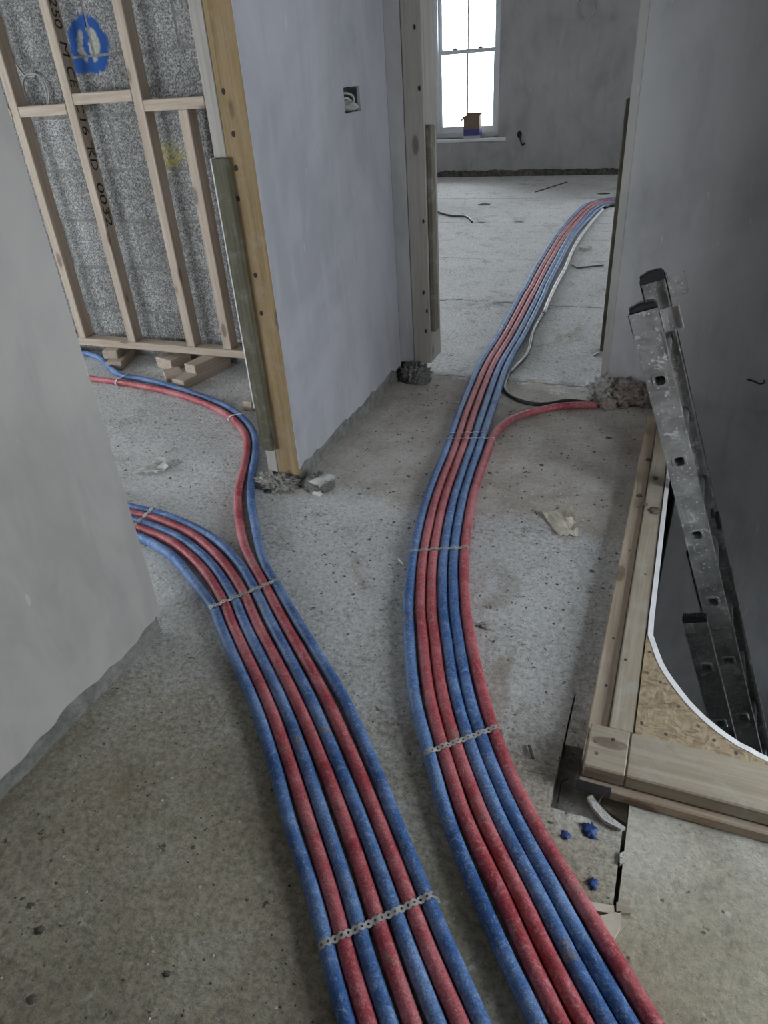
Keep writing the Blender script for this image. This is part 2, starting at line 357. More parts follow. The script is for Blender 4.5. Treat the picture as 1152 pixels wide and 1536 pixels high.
for a, b, d in zip(joints[1:], joints[2:]+[YF], (.025, .035, .045, .06, .08, .1)): slab(-4.6, XFR, a+.006, b-.006, d)
MB().box(.0525, .0595, YB, .66, -.04, -.002).build('joint_mortar', 'mortar', floor)

def wall(name, boxes, mat, **kw):
    m = MB()
    for b in boxes: m.box(*b)
    return m.build(name, mat, kind='structure', **kw)
def plaster_strip(name, y0, y1, z1, wallx, dirn, zbase, seed, mat, parent, hole=None, t=.015):
    """skim coat on an x-facing wall with a ragged lower edge; optional rectangular hole (ya,yb,za,zb)"""
    m = MB(); n = max(2, int((y1-y0)/.02)); cols = [y0+(y1-y0)*i/n for i in range(n+1)]
    if hole: cols = sorted(set([c for c in cols if abs(c-hole[0]) > .008 and abs(c-hole[1]) > .008]+[hole[0], hole[1]]))
    def low(y): return zbase+.022*noise.noise(Vector((y*6, seed, 0)))+.014*noise.noise(Vector((y*21, seed, 3)))
    for a, b in zip(cols, cols[1:]):
        def pan(la, lb, ha, hb):
            x0, x1 = (wallx-t*dirn, wallx)
            m.add([(x0, a, la), (x1, a, la), (x1, b, lb), (x0, b, lb), (x0, a, ha), (x1, a, ha), (x1, b, hb), (x0, b, hb)],
                  [(0, 1, 2, 3), (4, 5, 6, 7), (0, 1, 5, 4), (1, 2, 6, 5), (2, 3, 7, 6), (3, 0, 4, 7)])
        if hole and a >= hole[0]-1e-6 and b <= hole[1]+1e-6:
            pan(low(a), low(b), hole[2]+.006*noise.noise(Vector((a*60, 1, 1))), hole[2]+.006*noise.noise(Vector((b*60, 1, 1)))); pan(hole[3], hole[3], z1, z1)
        else: pan(low(a), low(b), z1, z1)
    bm = bmesh.new(); me = m.mesh(name, False); bm.from_mesh(me); bmesh.ops.remove_doubles(bm, verts=bm.verts, dist=1e-5)
    bmesh.ops.delete(bm, geom=[f for f in bm.faces if abs(f.normal.y) > .99 and y0+1e-4 < f.calc_center_median().y < y1-1e-4 and not (hole and hole[0]-1e-3 < f.calc_center_median().y < hole[1]+1e-3)], context='FACES_ONLY')
    bmesh.ops.recalc_face_normals(bm, faces=bm.faces); bm.to_mesh(me); bm.free()
    return link(name, me, mat, parent)

# passage wall, near length (left) and the length between the two doorways
YL = 1.085
wl = wall('wall_left', [(WT, WX-.016, YB, YL-.004, -.0, CEIL), (WT, WX-.016, YL-.004, 1.88, 2.08, CEIL)], 'raw')
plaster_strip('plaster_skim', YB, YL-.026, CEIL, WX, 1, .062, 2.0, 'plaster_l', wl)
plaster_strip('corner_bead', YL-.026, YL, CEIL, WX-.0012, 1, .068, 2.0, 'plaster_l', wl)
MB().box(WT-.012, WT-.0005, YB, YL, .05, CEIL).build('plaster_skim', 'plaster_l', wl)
HOLE = (2.512, 2.648, 1.120, 1.196)
YC0 = 1.902
wc = wall('wall_centre', [(WT+.004, WX-.016, YC0, HOLE[0], .0, CEIL), (WT+.004, WX-.016, HOLE[1], YD+.02, .0, CEIL), (WT+.004, WX-.016, HOLE[0], HOLE[1], 0, HOLE[2]),
                          (WT+.004, WX-.016, HOLE[0], HOLE[1], HOLE[3], CEIL), (WT+.004, WX-.05, HOLE[0], HOLE[1], HOLE[2], HOLE[3])], 'raw')
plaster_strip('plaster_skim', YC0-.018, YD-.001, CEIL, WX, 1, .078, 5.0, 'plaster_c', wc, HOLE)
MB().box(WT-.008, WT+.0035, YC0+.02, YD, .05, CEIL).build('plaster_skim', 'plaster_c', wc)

# wall with the far doorway: nib on one side, long plastered wall over the stairwell on the other
wb = wall('wall_back', [(WX-.015, -1.082, YD+.012, 3.05, 0, CEIL), (JAMBR+.012, XR-.001, YD+.012, 3.05, 0, CEIL), (XR+.301, XFR, YD+.012, 3.05, 0, CEIL), (JAMBL-.08, JAMBR+.012, YD+.012, 3.05, 2.08, CEIL)], 'raw')
def face_panel(name, x0, x1, y, z1, low, mat, parent, t=.012, n=30):
    m = MB(); xs = [x0+(x1-x0)*i/n for i in range(n+1)]
    poly = [(x, low(x)) for x in xs]+[(x1, z1), (x0, z1)]
    m.prism(poly, y, y+t, lambda p, yy: (p[0], yy, p[1])); return m.build(name, mat, parent)
nz = lambda x, s, a: a*noise.noise(Vector((x*40, s, 0)))+a*.6*noise.noise(Vector((x*110, s, 2)))
face_panel('plaster_skim', WX+.0005, -1.083, YD, CEIL, lambda x: .085+nz(x, 1, .01), 'plaster', wb, n=10)
def rlow(x):
    if x < -.19: return .075+nz(x, 3, .012)
    if x < -.03: return .035+nz(x, 4, .02)
    return -.0
face_panel('plaster_skim', JAMBR+.03, -.035, YD, CEIL, rlow, 'plaster', wb, n=30)
MB().box(-.035, XR, YD, YD+.012, 0.0, CEIL).build('plaster_skim', 'plaster', wb)
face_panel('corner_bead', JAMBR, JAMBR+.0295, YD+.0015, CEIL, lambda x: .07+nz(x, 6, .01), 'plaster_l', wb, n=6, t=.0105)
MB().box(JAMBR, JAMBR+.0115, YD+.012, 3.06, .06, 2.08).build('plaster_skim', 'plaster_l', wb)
for xa, xb in ((XL, JAMBL-.08), (JAMBR+.0, XFR)): MB().box(xa, xb, 3.0505, 3.062, .07, CEIL).build('plaster_skim', 'plaster', wb)
wall('wall_header', [(JAMBL-.08, JAMBR+.02, YD, 3.06, 2.085, CEIL)], 'plaster')
# stairwell sides below the floor
ws = wall('wall_stair', [(.122, XR-.001, YD, 3.05, -2.6, -.0005)], 'plaster')
wall('wall_lower', [(-2.2, -2.1, -1.5, 4.2, -2.6, -.26), (-2.2, XR+.1, 4.2, 4.3, -2.6, -.26), (-2.2, XR+.1, -1.5, -1.4, -2.6, -.26)], 'lower')
wall('floor_lower', [(-2.2, XR+.1, -1.5, 4.3, -2.7, -2.6)], 'lower')

# block wall of the stud room: every block of the lower wall is a piece
wk = wall('wall_block', [(XL, WT+.003, YD+.014, 3.05, 0, CEIL)], 'jointm')
blk = {}
def block(x0, x1, z0, z1):
    k = (round(x1-x0, 3), round(z1-z0, 3))
    if k not in blk:
        blk[k] = bevelled(MB().box(0, k[0], 0, .012, 0, k[1]).mesh('block'), .003); blk[k].materials.append(MT['block'])
    o = link('block', blk[k], parent=wk); o.location = (x0, YD+.0105+random.uniform(-.0012, .0012), z0); return o
for r in range(11):
    z0 = .022+.2247*r; x = -2.5+(.225 if r % 2 else 0)-.45*5
    while x < WT-.01:
        a = max(x, XL); b = min(x+.44, WT+.002)
        if b-a > .03: block(a, b, z0-.0, z0+.2147 if r else z0+.2147)
        x += .45

# window walls
def wall_with_opening(name, axis, at, thick, a0, a1, openings, mat, z0=0.0):
    """axis 'x': wall plane x=at..at+thick running along y; axis 'y': plane y=at.. running along x"""
    bx = []; cur = a0
    for (b0, b1, s, h) in sorted(openings):
        bx += [(cur, b0, z0, CEIL), (b0, b1, z0, s), (b0, b1, h, CEIL)]; cur = b1
    bx.append((cur, a1, z0, CEIL)); t0, t1 = min(at, at+thick), max(at, at+thick)
    return wall(name, [((t0, t1, p, q, r, s) if axis == 'x' else (p, q, t0, t1, r, s)) for p, q, r, s in bx if q-p > 1e-4 and s-r > 1e-4], mat)
W1 = (-3.165, -2.292, .43, 2.25); W2_FILL = (.35, 1.22, .43, 2.25)  # second far window is unseen, added to help light the room
W8_FILL = (.9, 2.2, .25, 1.45); W3 = (-4.2, -1.8, .3, 1.3); W4 = (.55, 1.55, .3, 1.5); W6_FILL = (3.4, 4.9, .3, 1.85); W7_FILL = (1.85, 2.3, -1.75, -.95)
wf = wall_with_opening('wall_far', 'y', YF, .32, -4.6, XFR, [W1, W2_FILL], 'plinth', -.2)
fx = [(-4.6, W1[0], .075, CEIL), (W1[0], W1[1], .075, W1[2]), (W1[0], W1[1], W1[3], CEIL), (W1[1], W2_FILL[0], .075, CEIL), (W2_FILL[0], W2_FILL[1], .075, W2_FILL[2]), (W2_FILL[0], W2_FILL[1], W2_FILL[3], CEIL), (W2_FILL[1], XFR, .075, CEIL)]
for (a, b, c, d) in fx:
    if c < .1: face_panel('plaster_skim', a, b, YF-.014, d, lambda x: .07+.03*noise.noise(Vector((x*5, 1, 0)))+.015*noise.noise(Vector((x*19, 1, 0))), 'plaster', wf, .0135, 60)
    else: MB().box(a, b, YF-.014, YF-.0005, c, d).build('plaster_skim', 'plaster', wf)
for W in (W1, W2_FILL):
    for xa, xb in ((W[0]-.0, W[0]+.012), (W[1]-.012, W[1])): MB().box(xa, xb, YF-.013, YF+.3, W[2], W[3]).build('reveal_plaster', 'plaster', wf)
wall_with_opening('wall_far_left', 'x', -4.6, -.3, 3.05, YF+.3, [W6_FILL], 'plaster', -.2); wall('wall_far_right', [(XFR, XFR+.12, 3.05, YF+.3, 0, CEIL)], 'plaster')
wall_with_opening('wall_stud_room_left', 'x', XL, -.3, YB, 3.05, [W8_FILL], 'plaster', -.2)
wall_with_opening('wall_behind', 'y', YB, -.3, XL-.12, XR+.3, [W3], 'plaster', -.2)
wall_with_opening('wall_right', 'x', XR, .3, YB, 4.3, [W4, W7_FILL], 'plaster', -2.6)
wall('ceiling', [(XL-.3, XFR+.12, YB-.3, YF+.32, CEIL, CEIL+.1)], 'ceil')

def window(idx, mat4, w, h, sill=True):
    """sash window, local x across, z up, room side -y, origin at the sill centre; two sashes of two panes"""
    e = empty('window_%d' % idx, kind='structure'); e.matrix_basis = mat4
    fr = MB(); hw = w/2; fw = .055
    fr.box(-hw+.001, -hw+fw, .10, .24, 0, h); fr.box(hw-fw, hw-.001, .10, .24, 0, h); fr.box(-hw+fw, hw-fw, .10, .24, h-.05, h); fr.box(-hw+fw, hw-fw, .10, .24, 0, .045)
    fr.box(-hw+fw, -hw+fw+.014, .10, .125, .045, h-.05); fr.box(hw-fw-.014, hw-fw, .10, .125, .045, h-.05)
    fr.build('frame', 'paint', e)
    iw = hw-fw-.001; mid = .90 if h > 1.7 else h*.5
    for nm, z0, z1, y in (('sash', .046, mid+.022, .128), ('sash', mid-.022, h-.051, .170)):
        s = MB(); st = .05
        s.box(-iw, -iw+st, y, y+.04, z0, z1); s.box(iw-st, iw, y, y+.04, z0, z1)
        bz = .075 if y < .15 else .044; tz = .044 if y < .15 else .05
        s.box(-iw+st, iw-st, y, y+.04, z0, z0+bz); s.box(-iw+st, iw-st, y, y+.04, z1-tz, z1)
        so = s.build(nm, 'paint', e)
        MB().box(-.011, .011, y+.004, y+.036, z0+bz, z1-tz).build('glazing_bar', 'paint', so)
        for xa, xb in ((-iw+st, -.011), (.011, iw-st)): MB().box(xa, xb, y+.018, y+.022, z0+bz, z1-tz).build('pane', 'glass', so)
    for x in (-iw*.42, iw*.42):
        k = MB().prism([(-.028, 0), (.028, 0), (.022, .014), (.006, .022), (-.014, .018)], .13, .16, lambda p, y, x=x: (x+p[0], y, mid+.022+p[1]))
        k.tube([(x, .145, mid+.04), (x+.004, .14, mid+.056), (x+.03, .135, mid+.062)], .0045, 6); k.build('sash_fastener', 'nail', e)
    bevelled(MB().box(-hw-.06, hw+.10, -.05, .10, -.032, -.001).mesh()); 
    if sill:
        me = MB().box(-hw-.035, hw+.10, -.05, -.0145, -.034, .0).box(-hw+.013, hw-.013, -.015, .0995, -.03, .0).mesh('sill'); link('sill', me, 'sill', e)
    return e
def place(idx, mat, w, h, pl, prot):
    window(idx, mat, w, h); portal(pl, prot, w, h)
for i, W in ((1, W1), (2, W2_FILL)):
    place(i, Matrix.Translation(((W[0]+W[1])/2, YF, W[2])), W[1]-W[0]-.024, W[3]-W[2], ((W[0]+W[1])/2, YF+.315, (W[2]+W[3])/2), (math.radians(-90), 0, 0))
for i, W in ((3, W3),):
    place(i, Matrix.Translation(((W[0]+W[1])/2, YB, W[2])) @ Matrix.Rotation(math.pi, 4, 'Z'), W[1]-W[0], W[3]-W[2], ((W[0]+W[1])/2, YB-.295, (W[2]+W[3])/2), (math.radians(90), 0, 0))
place(5, Matrix.Translation((-4.6, (W6_FILL[0]+W6_FILL[1])/2, W6_FILL[2])) @ Matrix.Rotation(math.radians(90), 4, 'Z'), W6_FILL[1]-W6_FILL[0], W6_FILL[3]-W6_FILL[2], (-4.895, (W6_FILL[0]+W6_FILL[1])/2, (W6_FILL[2]+W6_FILL[3])/2), (0, math.radians(-90), 0))  # unseen window, added to brighten the far room floor
place(7, Matrix.Translation((XL, (W8_FILL[0]+W8_FILL[1])/2, W8_FILL[2])) @ Matrix.Rotation(math.radians(90), 4, 'Z'), W8_FILL[1]-W8_FILL[0], W8_FILL[3]-W8_FILL[2], (XL-.295, (W8_FILL[0]+W8_FILL[1])/2, (W8_FILL[2]+W8_FILL[3])/2), (0, math.radians(-90), 0))  # unseen side window, added for more light on the stud room floor
place(4, Matrix.Translation((XR, (W4[0]+W4[1])/2, W4[2])) @ Matrix.Rotation(math.radians(-90), 4, 'Z'), W4[1]-W4[0], W4[3]-W4[2], (XR+.295, (W4[0]+W4[1])/2, (W4[2]+W4[3])/2), (0, math.radians(90), 0))
place(6, Matrix.Translation((XR, (W7_FILL[0]+W7_FILL[1])/2, W7_FILL[2])) @ Matrix.Rotation(math.radians(-90), 4, 'Z'), W7_FILL[1]-W7_FILL[0], W7_FILL[3]-W7_FILL[2], (XR+.295, (W7_FILL[0]+W7_FILL[1])/2, (W7_FILL[2]+W7_FILL[3])/2), (0, math.radians(90), 0))  # unseen low window, added to lighten the stairwell wall

# ------------------------------------------------------------------ pipes
RP = .0148
def blue_red(i): return 'blue' if i else 'red'
LB = [  # seven-pipe run, traced centre lines from the foreground on
 [(522,1536),(495,1434),(470,1340),(435,1236),(408,1134),(375.5,1040),(330,936),(324.5,918),(284,864),(258,834),(215,808),(165,790)],
 [(552,1536),(520.6,1434),(496.6,1340),(463.5,1236),(431,1134),(397,1040),(348,936),(339,911),(310,861),(284,834),(255.5,811.5),(214,795),(160,776)],
 [(584,1536),(549.7,1434),(523,1340),(488.5,1236),(454,1134),(418,1040),(366,936),(354.5,905),(326,858),(297,828),(266,806),(209,783),(155,766)],
 [(619,1536),(583.6,1434),(553,1340),(518.5,1236),(480,1134),(438,1040),(385,936),(369,897.5),(341.5,853),(310,819),(279,797),(235,779),(203,772.5),(150,757)],
 [(656,1536),(616,1434),(582,1340),(543.5,1236),(502,1134),(461,1040),(407,936),(386,890),(362,850.6),(331,817),(292,792),(236,770),(199.5,763),(145,749)],
 [(690,1536),(646,1434),(609.6,1340),(569.5,1236),(528,1134),(485,1040),(427,936),(400,886),(380.5,850.6),(367.5,822),(360,788),(357,759.5),(358,736),(364,711),(371,678),(369.5,655.5),(357,636),(344.5,625),(311,607),(266.7,591.7),(225,582),(178,573.6),(136,568),(80,560)],
 [(723,1536),(677,1434),(637,1340),(595,1236),(554,1134),(511,1040),(448,936),(416,880.5),(401,856),(391,830),(382,788),(377,757),(376,736),(379,705.5),(383.5,678),(380.5,650),(364,628),(339,610),(294,592),(239,575),(205.5,568),(183,564),(164,551),(150,537),(130.5,530.5),(90,524)],
]
RB = [
 [(807,1536),(757,1434),(716,1340),(674,1236),(644.6,1134),(621,1040),(613,936),(613,900),(621,833),(643,744),(673,666),(692,611.6),(719.5,548),(750.6,498.7),(782,440),(788,433),(805,400),(833.6,356),(851.7,333.5),(866,318),(877.5,308.6),(900,301),(928,297.6),(965,295)],
 [(840.6,1536),(791,1434),(750,1340),(700.6,1236),(668,1134),(644,1040),(633,936),(631.5,900),(637,833),(658,744),(684.7,666),(702.7,611.6),(730,548),(759.6,498.7),(791,440),(796,433),(813.5,400),(840,356),(858.4,333.5),(872.7,318),(885,308.3),(905,302.3),(928,299),(965,296.5)],
 [(876,1536),(822,1434),(778,1340),(728,1236),(691,1134),(664,1040),(650.5,936),(648,900),(651.6,833),(670,744),(697,666),(714.5,611.6),(740,548),(769,498.7),(800,440),(804,433),(821,400),(847,356),(866,333.5),(879.4,318),(893,308),(910,303.3),(928,300.6),(965,298)],
 [(910,1536),(853.6,1434),(807,1340),(752.7,1236),(712,1134),(683,1040),(667,936),(664,900),(665.5,833),(683,744),(709,666),(727,611.6),(750.6,548),(779.5,498.7),(809,440),(812,433),(829,400),(853.6,356),(872,333.5),(886,318),(899.5,308.5),(914,304.5),(928,302.5),(965,300)],
 [(943.5,1536),(884,1434),(833,1340),(776,1236),(731,1134),(701,1040),(683,936),(680,900),(680.5,833),(695,744),(721,666),(739,611.6),(761,548),(788.5,498.7),(817,440),(819,433),(836,400),(859,356),(878.5,333.5),(893,318),(906,309.5),(917,306),(928,304.8),(965,302)],
 [(980,1536),(919,1434),(864,1340),(801,1236),(753,1134),(723,1040),(701,936),(697.7,900),(696,833),(709,744),(735.5,666),(741,652),(753,638.6),(773,627),(807,616),(843,609),(877,608),(896,608)],
]
def lay(tr):
    pts = [P(u, v, RP) for u, v in tr]
    d = (pts[0]-pts[1]).normalized(); pts = [pts[0]+d*.45+Vector((.02, 0, 0)), pts[0]+d*.2] + pts
    return pts
def smooth(pts, n=2):
    for _ in range(n): pts = [pts[0]]+[pts[i]*.5+(pts[i-1]+pts[i+1])*.25 for i in range(1, len(pts)-1)]+[pts[-1]]
    return pts
def relax(fam, r, it=14):
    A = [np.array([(p.x, p.y) for p in f]) for f in fam]
    for _ in range(it):
        for i in range(len(A)-1):
            a, b = A[i], A[i+1]
            D = np.linalg.norm(a[:, None]-b[None], axis=2); j = D.argmin(1); dm = D[np.arange(len(a)), j]
            k = dm < 2*r; d = b[j]-a; n = d/np.maximum(dm[:, None], 1e-6)
            a[k] -= n[k]*((2*r-dm)[k, None])*.5
            D = np.linalg.norm(b[:, None]-a[None], axis=2); j = D.argmin(1); dm = D[np.arange(len(b)), j]
            k = dm < 2*r; d = a[j]-b; n = d/np.maximum(dm[:, None], 1e-6)
            b[k] -= n[k]*((2*r-dm)[k, None])*.5
        for a in A: a[1:-1] = a[1:-1]*.8+(a[:-2]+a[2:])*.1
    return [[Vector((x, y, RP)) for x, y in a] for a in A]
famL = [catmull(smooth(lay(t), 0), .014) for t in LB]; famR = [catmull(smooth(lay(t), 0), .014 if i == 9 else .016) for i, t in enumerate(RB)]
# where the runs leave the view they carry on across the rooms
for i in range(5): e = famL[i][-1]; famL[i] += [e+Vector((-1, .12, 0))*s for s in (.05, .12, .3, .6, 1.0)]
for i in (5, 6): e = famL[i][-1]; famL[i] += [e+Vector((-1, .02, 0))*s for s in (.05, .12, .3, .6)]
for i in range(5): e = famR[i][-1]; famR[i] += [e+Vector((1, .05, 0))*s for s in (.1, .3, .7, 1.2)]
famL = relax(famL, RP*1.015); famR = relax(famR, RP*1.015)
labL = ['blue insulated pipe of the seven-pipe run, the one nearest the ragged left wall', 'red insulated pipe of the seven-pipe run, second from the left wall', 'blue insulated pipe of the seven-pipe run, third from the left wall',
        'red insulated pipe of the seven-pipe run, fourth from the left wall', 'blue insulated pipe of the seven-pipe run, fifth from the left wall, between two reds', 'red insulated pipe curving off alone with one blue pipe towards the stud frame',
        'blue insulated pipe curving past the timber door post towards the stud frame']
labR = ['blue insulated pipe through the far doorway, outermost on the centre wall side', 'red insulated pipe through the far doorway, directly beside the outermost blue pipe', 'red insulated pipe through the far doorway, between a red and a blue pipe',
        'blue insulated pipe through the far doorway, between a red and a blue pipe', 'blue insulated pipe through the far doorway, beside the black cable', 'red insulated pipe turning off into the mineral wool below the plastered wall']
colL = ['blue', 'red', 'blue', 'red', 'blue', 'red', 'blue']; colR = ['blue', 'red', 'red', 'blue', 'blue', 'red']
def pipe(pts, col, lab, grp, s):
    q = []; rr = []
    for i, p in enumerate(pts):
        dr = .0005*noise.noise(Vector((p.x*9, p.y*9, s*3)))
        q.append(Vector((p.x, p.y, RP+.0012+.0008*noise.noise(Vector((p.x*4, p.y*4, s)))))); rr.append(RP*.985+dr)
    keep = [0]
    for i in range(1, len(q)):
        if (q[i]-q[keep[-1]]).length > .022 or i == len(q)-1: keep.append(i)
    MB().tube([q[i] for i in keep], [rr[i] for i in keep], 14).build('insulated_pipe', col, label=lab, cat='pipe', group=grp, smooth=True)
for i in range(7): pipe(famL[i], colL[i], labL[i], 'seven pipes of the run by the left wall', i)
for i in range(6): pipe(famR[i], colR[i], labR[i], 'six pipes of the run to the far doorway', i+20)

# ------------------------------------------------------------------ straps and ties over the pipes
def drape(A, B, fam, lift=.0015, step=.002):
    """line A->B on plan, lifted over the pipes it crosses"""
    A = Vector((A[0], A[1], 0)); B = Vector((B[0], B[1], 0)); L = (B-A).length; n = int(L/step); out = []
    allp = [np.array([(p.x, p.y) for p in f]) for f in fam]
    for i in range(n+1):
        p = A.lerp(B, i/n); z = .0008
        for a in allp:
            d = np.linalg.norm(a-np.array([p.x, p.y]), axis=1).min()
            if d < RP: z = max(z, RP+math.sqrt(RP*RP-d*d)+.0012+lift)
        out.append(Vector((p.x, p.y, z)))
    # taut: stay close to the pipe tops between pipes
    zs = [q.z for q in out]; top = [i for i, z in enumerate(zs) if z > 2*RP]
    if top:
        for i in range(top[0], top[-1]+1): out[i].z = max(out[i].z, 2*RP+lift-.0035)
    zs = [q.z for q in out]
    for i in range(3, len(out)-3): out[i].z = max(out[i].z, sum(zs[i-3:i+4])/7)
    return out
def strap(A, B, fam, label, w=.0072, cell=.0125):
    path = drape(A, B, fam); d = (path[-1]-path[0]); d.z = 0; d.normalize(); sd = Vector((-d.y, d.x, 0))
    cum = [0]
    for a, b in zip(path, path[1:]): cum.append(cum[-1]+(b-a).length)
    def at(s):
        s = min(max(s, 0), cum[-1])
        k = next((i for i in range(1, len(cum)) if cum[i] >= s), len(cum)-1); t = (s-cum[k-1])/max(1e-9, cum[k]-cum[k-1]); return path[k-1].lerp(path[k], t)
    m = MB(); n = int(cum[-1]/cell); thick = Vector((0, 0, .0012))
    for i in range(n):
        c = (i+.5)*cell; vs = []; fs = []; K = 10
        for r, ss in ((1.0, 0), (.46, 0)):
            for k in range(K):
                a = 2*math.pi*k/K; du = math.cos(a)*cell*.62*r if r == 1 else math.cos(a)*cell*.2; dv = math.sin(a)*w*(1.0 if r == 1 else .34)
                vs.append(at(c+du)+sd*dv)
        vs += [v+thick for v in vs]
        for k in range(K):
            j = (k+1) % K
            fs += [(2*K+k, 2*K+j, 3*K+j, 3*K+k), (k, 2*K+k, 2*K+j, j), (K+j, 3*K+j, 3*K+k, K+k)]
        m.add(vs, fs)
    link('fixing_band', m.mesh('fixing_band'), 'galv', label=label, cat='strap', group='perforated fixing bands over the pipes')
strap(P(479,1434), P(661,1350), famL, 'perforated metal band across all seven pipes at their widest, most worn stretch')
strap(P(317,924), P(424,879), famL, 'perforated metal band over the seven pipes where two of them part from five')
strap(P(204,800), P(240,765), famL, 'short perforated metal band over five pipes beside the left wall edge', .007)
strap(P(626,1148), P(756,1100), famR, 'perforated metal band with a shiny bent end across six pipes beside the stair opening corner')
strap(P(612,838), P(705,832), famR, 'thin perforated metal band over six pipes, beside the torn membrane scrap', .0065)
def tie(A, B, fam, label, r=.0016, mat='wire'):
    p = drape(A, B, fam, .001, .004); MB().tube(p, r, 6).build('tie_wire', mat, label=label, cat='wire', group='thin wires holding the pipes down', smooth=True)
tie(P(672,660), P(734,657), famR[:5], 'thin tie wire over five pipes just past the branching red pipe')
tie(P(666,668), P(745,667), famR, 'thin tie wire over six pipes at the branching red pipe')
tie(P(744,501), P(795,501), famR[:5], 'bright tie wire over the pipes beside the black cable bend')
tie(P(799,401), P(846,402), famR[:5], 'tie wire over the pipes beside the white conduit')
tie(P(829,357), P(866,357), famR[:5], 'tie wire over the pipes at the S-bend near the window room end', .0018)
def ziptie(u, v, fam, label):
    c = P(u, v, RP); best = []
    for f in fam:
        j = min(range(len(f)), key=lambda i: (f[i]-c).length); best.append((f[j], (f[min(j+2, len(f)-1)]-f[max(j-2, 0)]).normalized()))
    a, b = best[0][0], best[1][0]; t = best[0][1]; s = (b-a); s.z = 0; D = s.length; s.normalize(); pts = []
    r = RP+.0022
    for k in range(28):
        th = 2*math.pi*k/28; x = math.cos(th)*r+(D if math.cos(th) > 0 else 0); pts.append(a+s*x+Vector((0, 0, max(-RP+.0003, math.sin(th)*r)+.0008)))
    m = MB(); n = len(pts); hw = t*.0032
    m.add([p-hw for p in pts]+[p+hw for p in pts], [(i, (i+1) % n, n+(i+1) % n, n+i) for i in range(n)])
    e = m.build('cable_tie', 'white', label=label, cat='cable tie', group='white cable ties round the two branching pipes', smooth=True)
    so = e.modifiers.new('thick', 'SOLIDIFY'); so.thickness = .0016; so.offset = 1
    MB().box(-.004, .004, -.004, .004, -.003, .004).build('tie_head', 'white', e).location = a-s*(r+.002)+Vector((0, 0, .004))
ziptie(178, 573, [famL[5], famL[6]], 'white cable tie round red and blue pipe nearest the timber packers')
ziptie(348, 630, [famL[5], famL[6]], 'white cable tie round red and blue pipe at the bend by the door post')

# ------------------------------------------------------------------ cables of the far doorway run
rc = .0085
bc = [(900,606),(879,603.6),(850,601),(820.6,606),(793.5,604.8),(768.7,595.8),(757.5,584.5),(758.5,571),(768.7,555),(786.7,537),(794.5,519),(798,501),(809,479),(818,467)]
bp = catmull([P(u, v, rc+.001) for u, v in bc], .02)
MB().tube(bp, rc, 10).build('power_cable', 'cable', label='thick black cable bending from the mineral wool to the pipe run', cat='cable', smooth=True)
wcn = catmull([P(u, v, .013) for u, v in [(816,469),(824,449),(835,426),(848,402),(857,380),(869,358),(886,335),(904,314)]], .05)
MB().tube(wcn, .0115, 10).build('conduit', 'white', label='white plastic conduit lying along the pipe run', cat='conduit', smooth=True)
MB().tube(catmull([P(u, v, .012) for u, v in [(906,312),(915,308.5),(930,307),(962,305)]], .06), .0115, 8).build('power_cable', 'cable', label='dark cable end coming out beyond the white conduit', cat='cable', smooth=True)
MB().tube(catmull([P(u, v, .010) for u, v in [(628,312),(648,314),(662,320),(680,324),(696,324),(704,328),(708,333)]], .04), .009, 8).build('power_cable', 'cable', label='loose black cable end lying on the window room floor', cat='cable', smooth=True)
MB().tube(catmull([PY(u, v, YD-.006) for u, v in [(790, 541)]]+[P(787,538,.02)]*1+[P(770,553,.022)], .05), .002, 5) if False else None
thin = catmull([P(768,556,.021), P(780,543,.021), P(789,531,.021), P(794,519,.021), P(796,504,.021), P(806,482,.021)], .03)
MB().tube(thin, .003, 6).build('thin_flex', 'grey', label='thin pale flex lying on top of the black cable', cat='cable', smooth=True)

# ------------------------------------------------------------------ stud frame and packers
SY = 2.78; SD = .065
fr = empty('stud_frame', (-2.4, SY+.03, .09), label='unfinished timber stud frame standing before the grey block wall', cat='stud frame')
def fpart(name, p0, p1, wa, wb, mat='cls', side=(0, 1, 0)): return timber(name, p0, p1, wa, wb, mat, fr, side)
cy = SY+SD/2
fpart('sole_plate', (-3.7, cy, .109), (WT-.012, cy, .109), .038, SD)
studs = {}
for x, z1 in ((-3.30, 2.4), (-2.906, 2.4), (-2.58, 2.4), (-2.214, 2.4), (-1.862, 2.4)):
    studs[x] = fpart('stud', (x, cy, .129), (x, cy, z1), .047, SD)
fpart('stud', (-2.000, cy, .129), (-2.000, cy, 1.150), .047, SD)
fpart('top_plate', (-3.7, cy, 2.42), (WT-.012, cy, 2.42), .038, SD)
for xa, xb, z in ((-3.276, -2.931, 1.172), (-2.882, -2.605, 1.176), (-2.556, -2.239, 1.211), (-2.190, -1.887, 1.171)):
    fpart('noggin', (xa, cy, z), (xb, cy, z), .043, SD)
# timber merchant's stamp on the second stud
sx = -2.58+.0242
def stamp(txt, u0, v0, u1, v1):
    a = PX(u0, v0, sx); b = PX(u1, v1, sx); L = a.z-b.z
    cu = bpy.data.curves.new('stamp_text', 'FONT'); cu.body = txt; cu.size = .05; cu.shear = .12
    to = bpy.data.objects.new('tmp', cu); C.objects.link(to); bpy.context.view_layer.update()
    me = bpy.data.meshes.new_from_object(to.evaluated_get(bpy.context.evaluated_depsgraph_get())); bpy.data.objects.remove(to)
    xs = [v.co.x for v in me.vertices]; wd = max(xs)-min(xs); k = L/wd; x0 = min(xs); ys = [v.co.y for v in me.vertices]; y0, hy = min(ys), max(ys)-min(ys)
    for v in me.vertices: v.co = Vector((sx+.0006, cy-.021+(v.co.y-y0)/hy*.040, a.z-(v.co.x-x0)*k))
    st = studs[-2.58]; o = link('stamp_text', me, 'ink', st); o.matrix_parent_inverse = (Matrix.Translation(fr.location) @ (Matrix.Translation(fr.location).inverted()) @ st.matrix_basis).inverted()
    return o
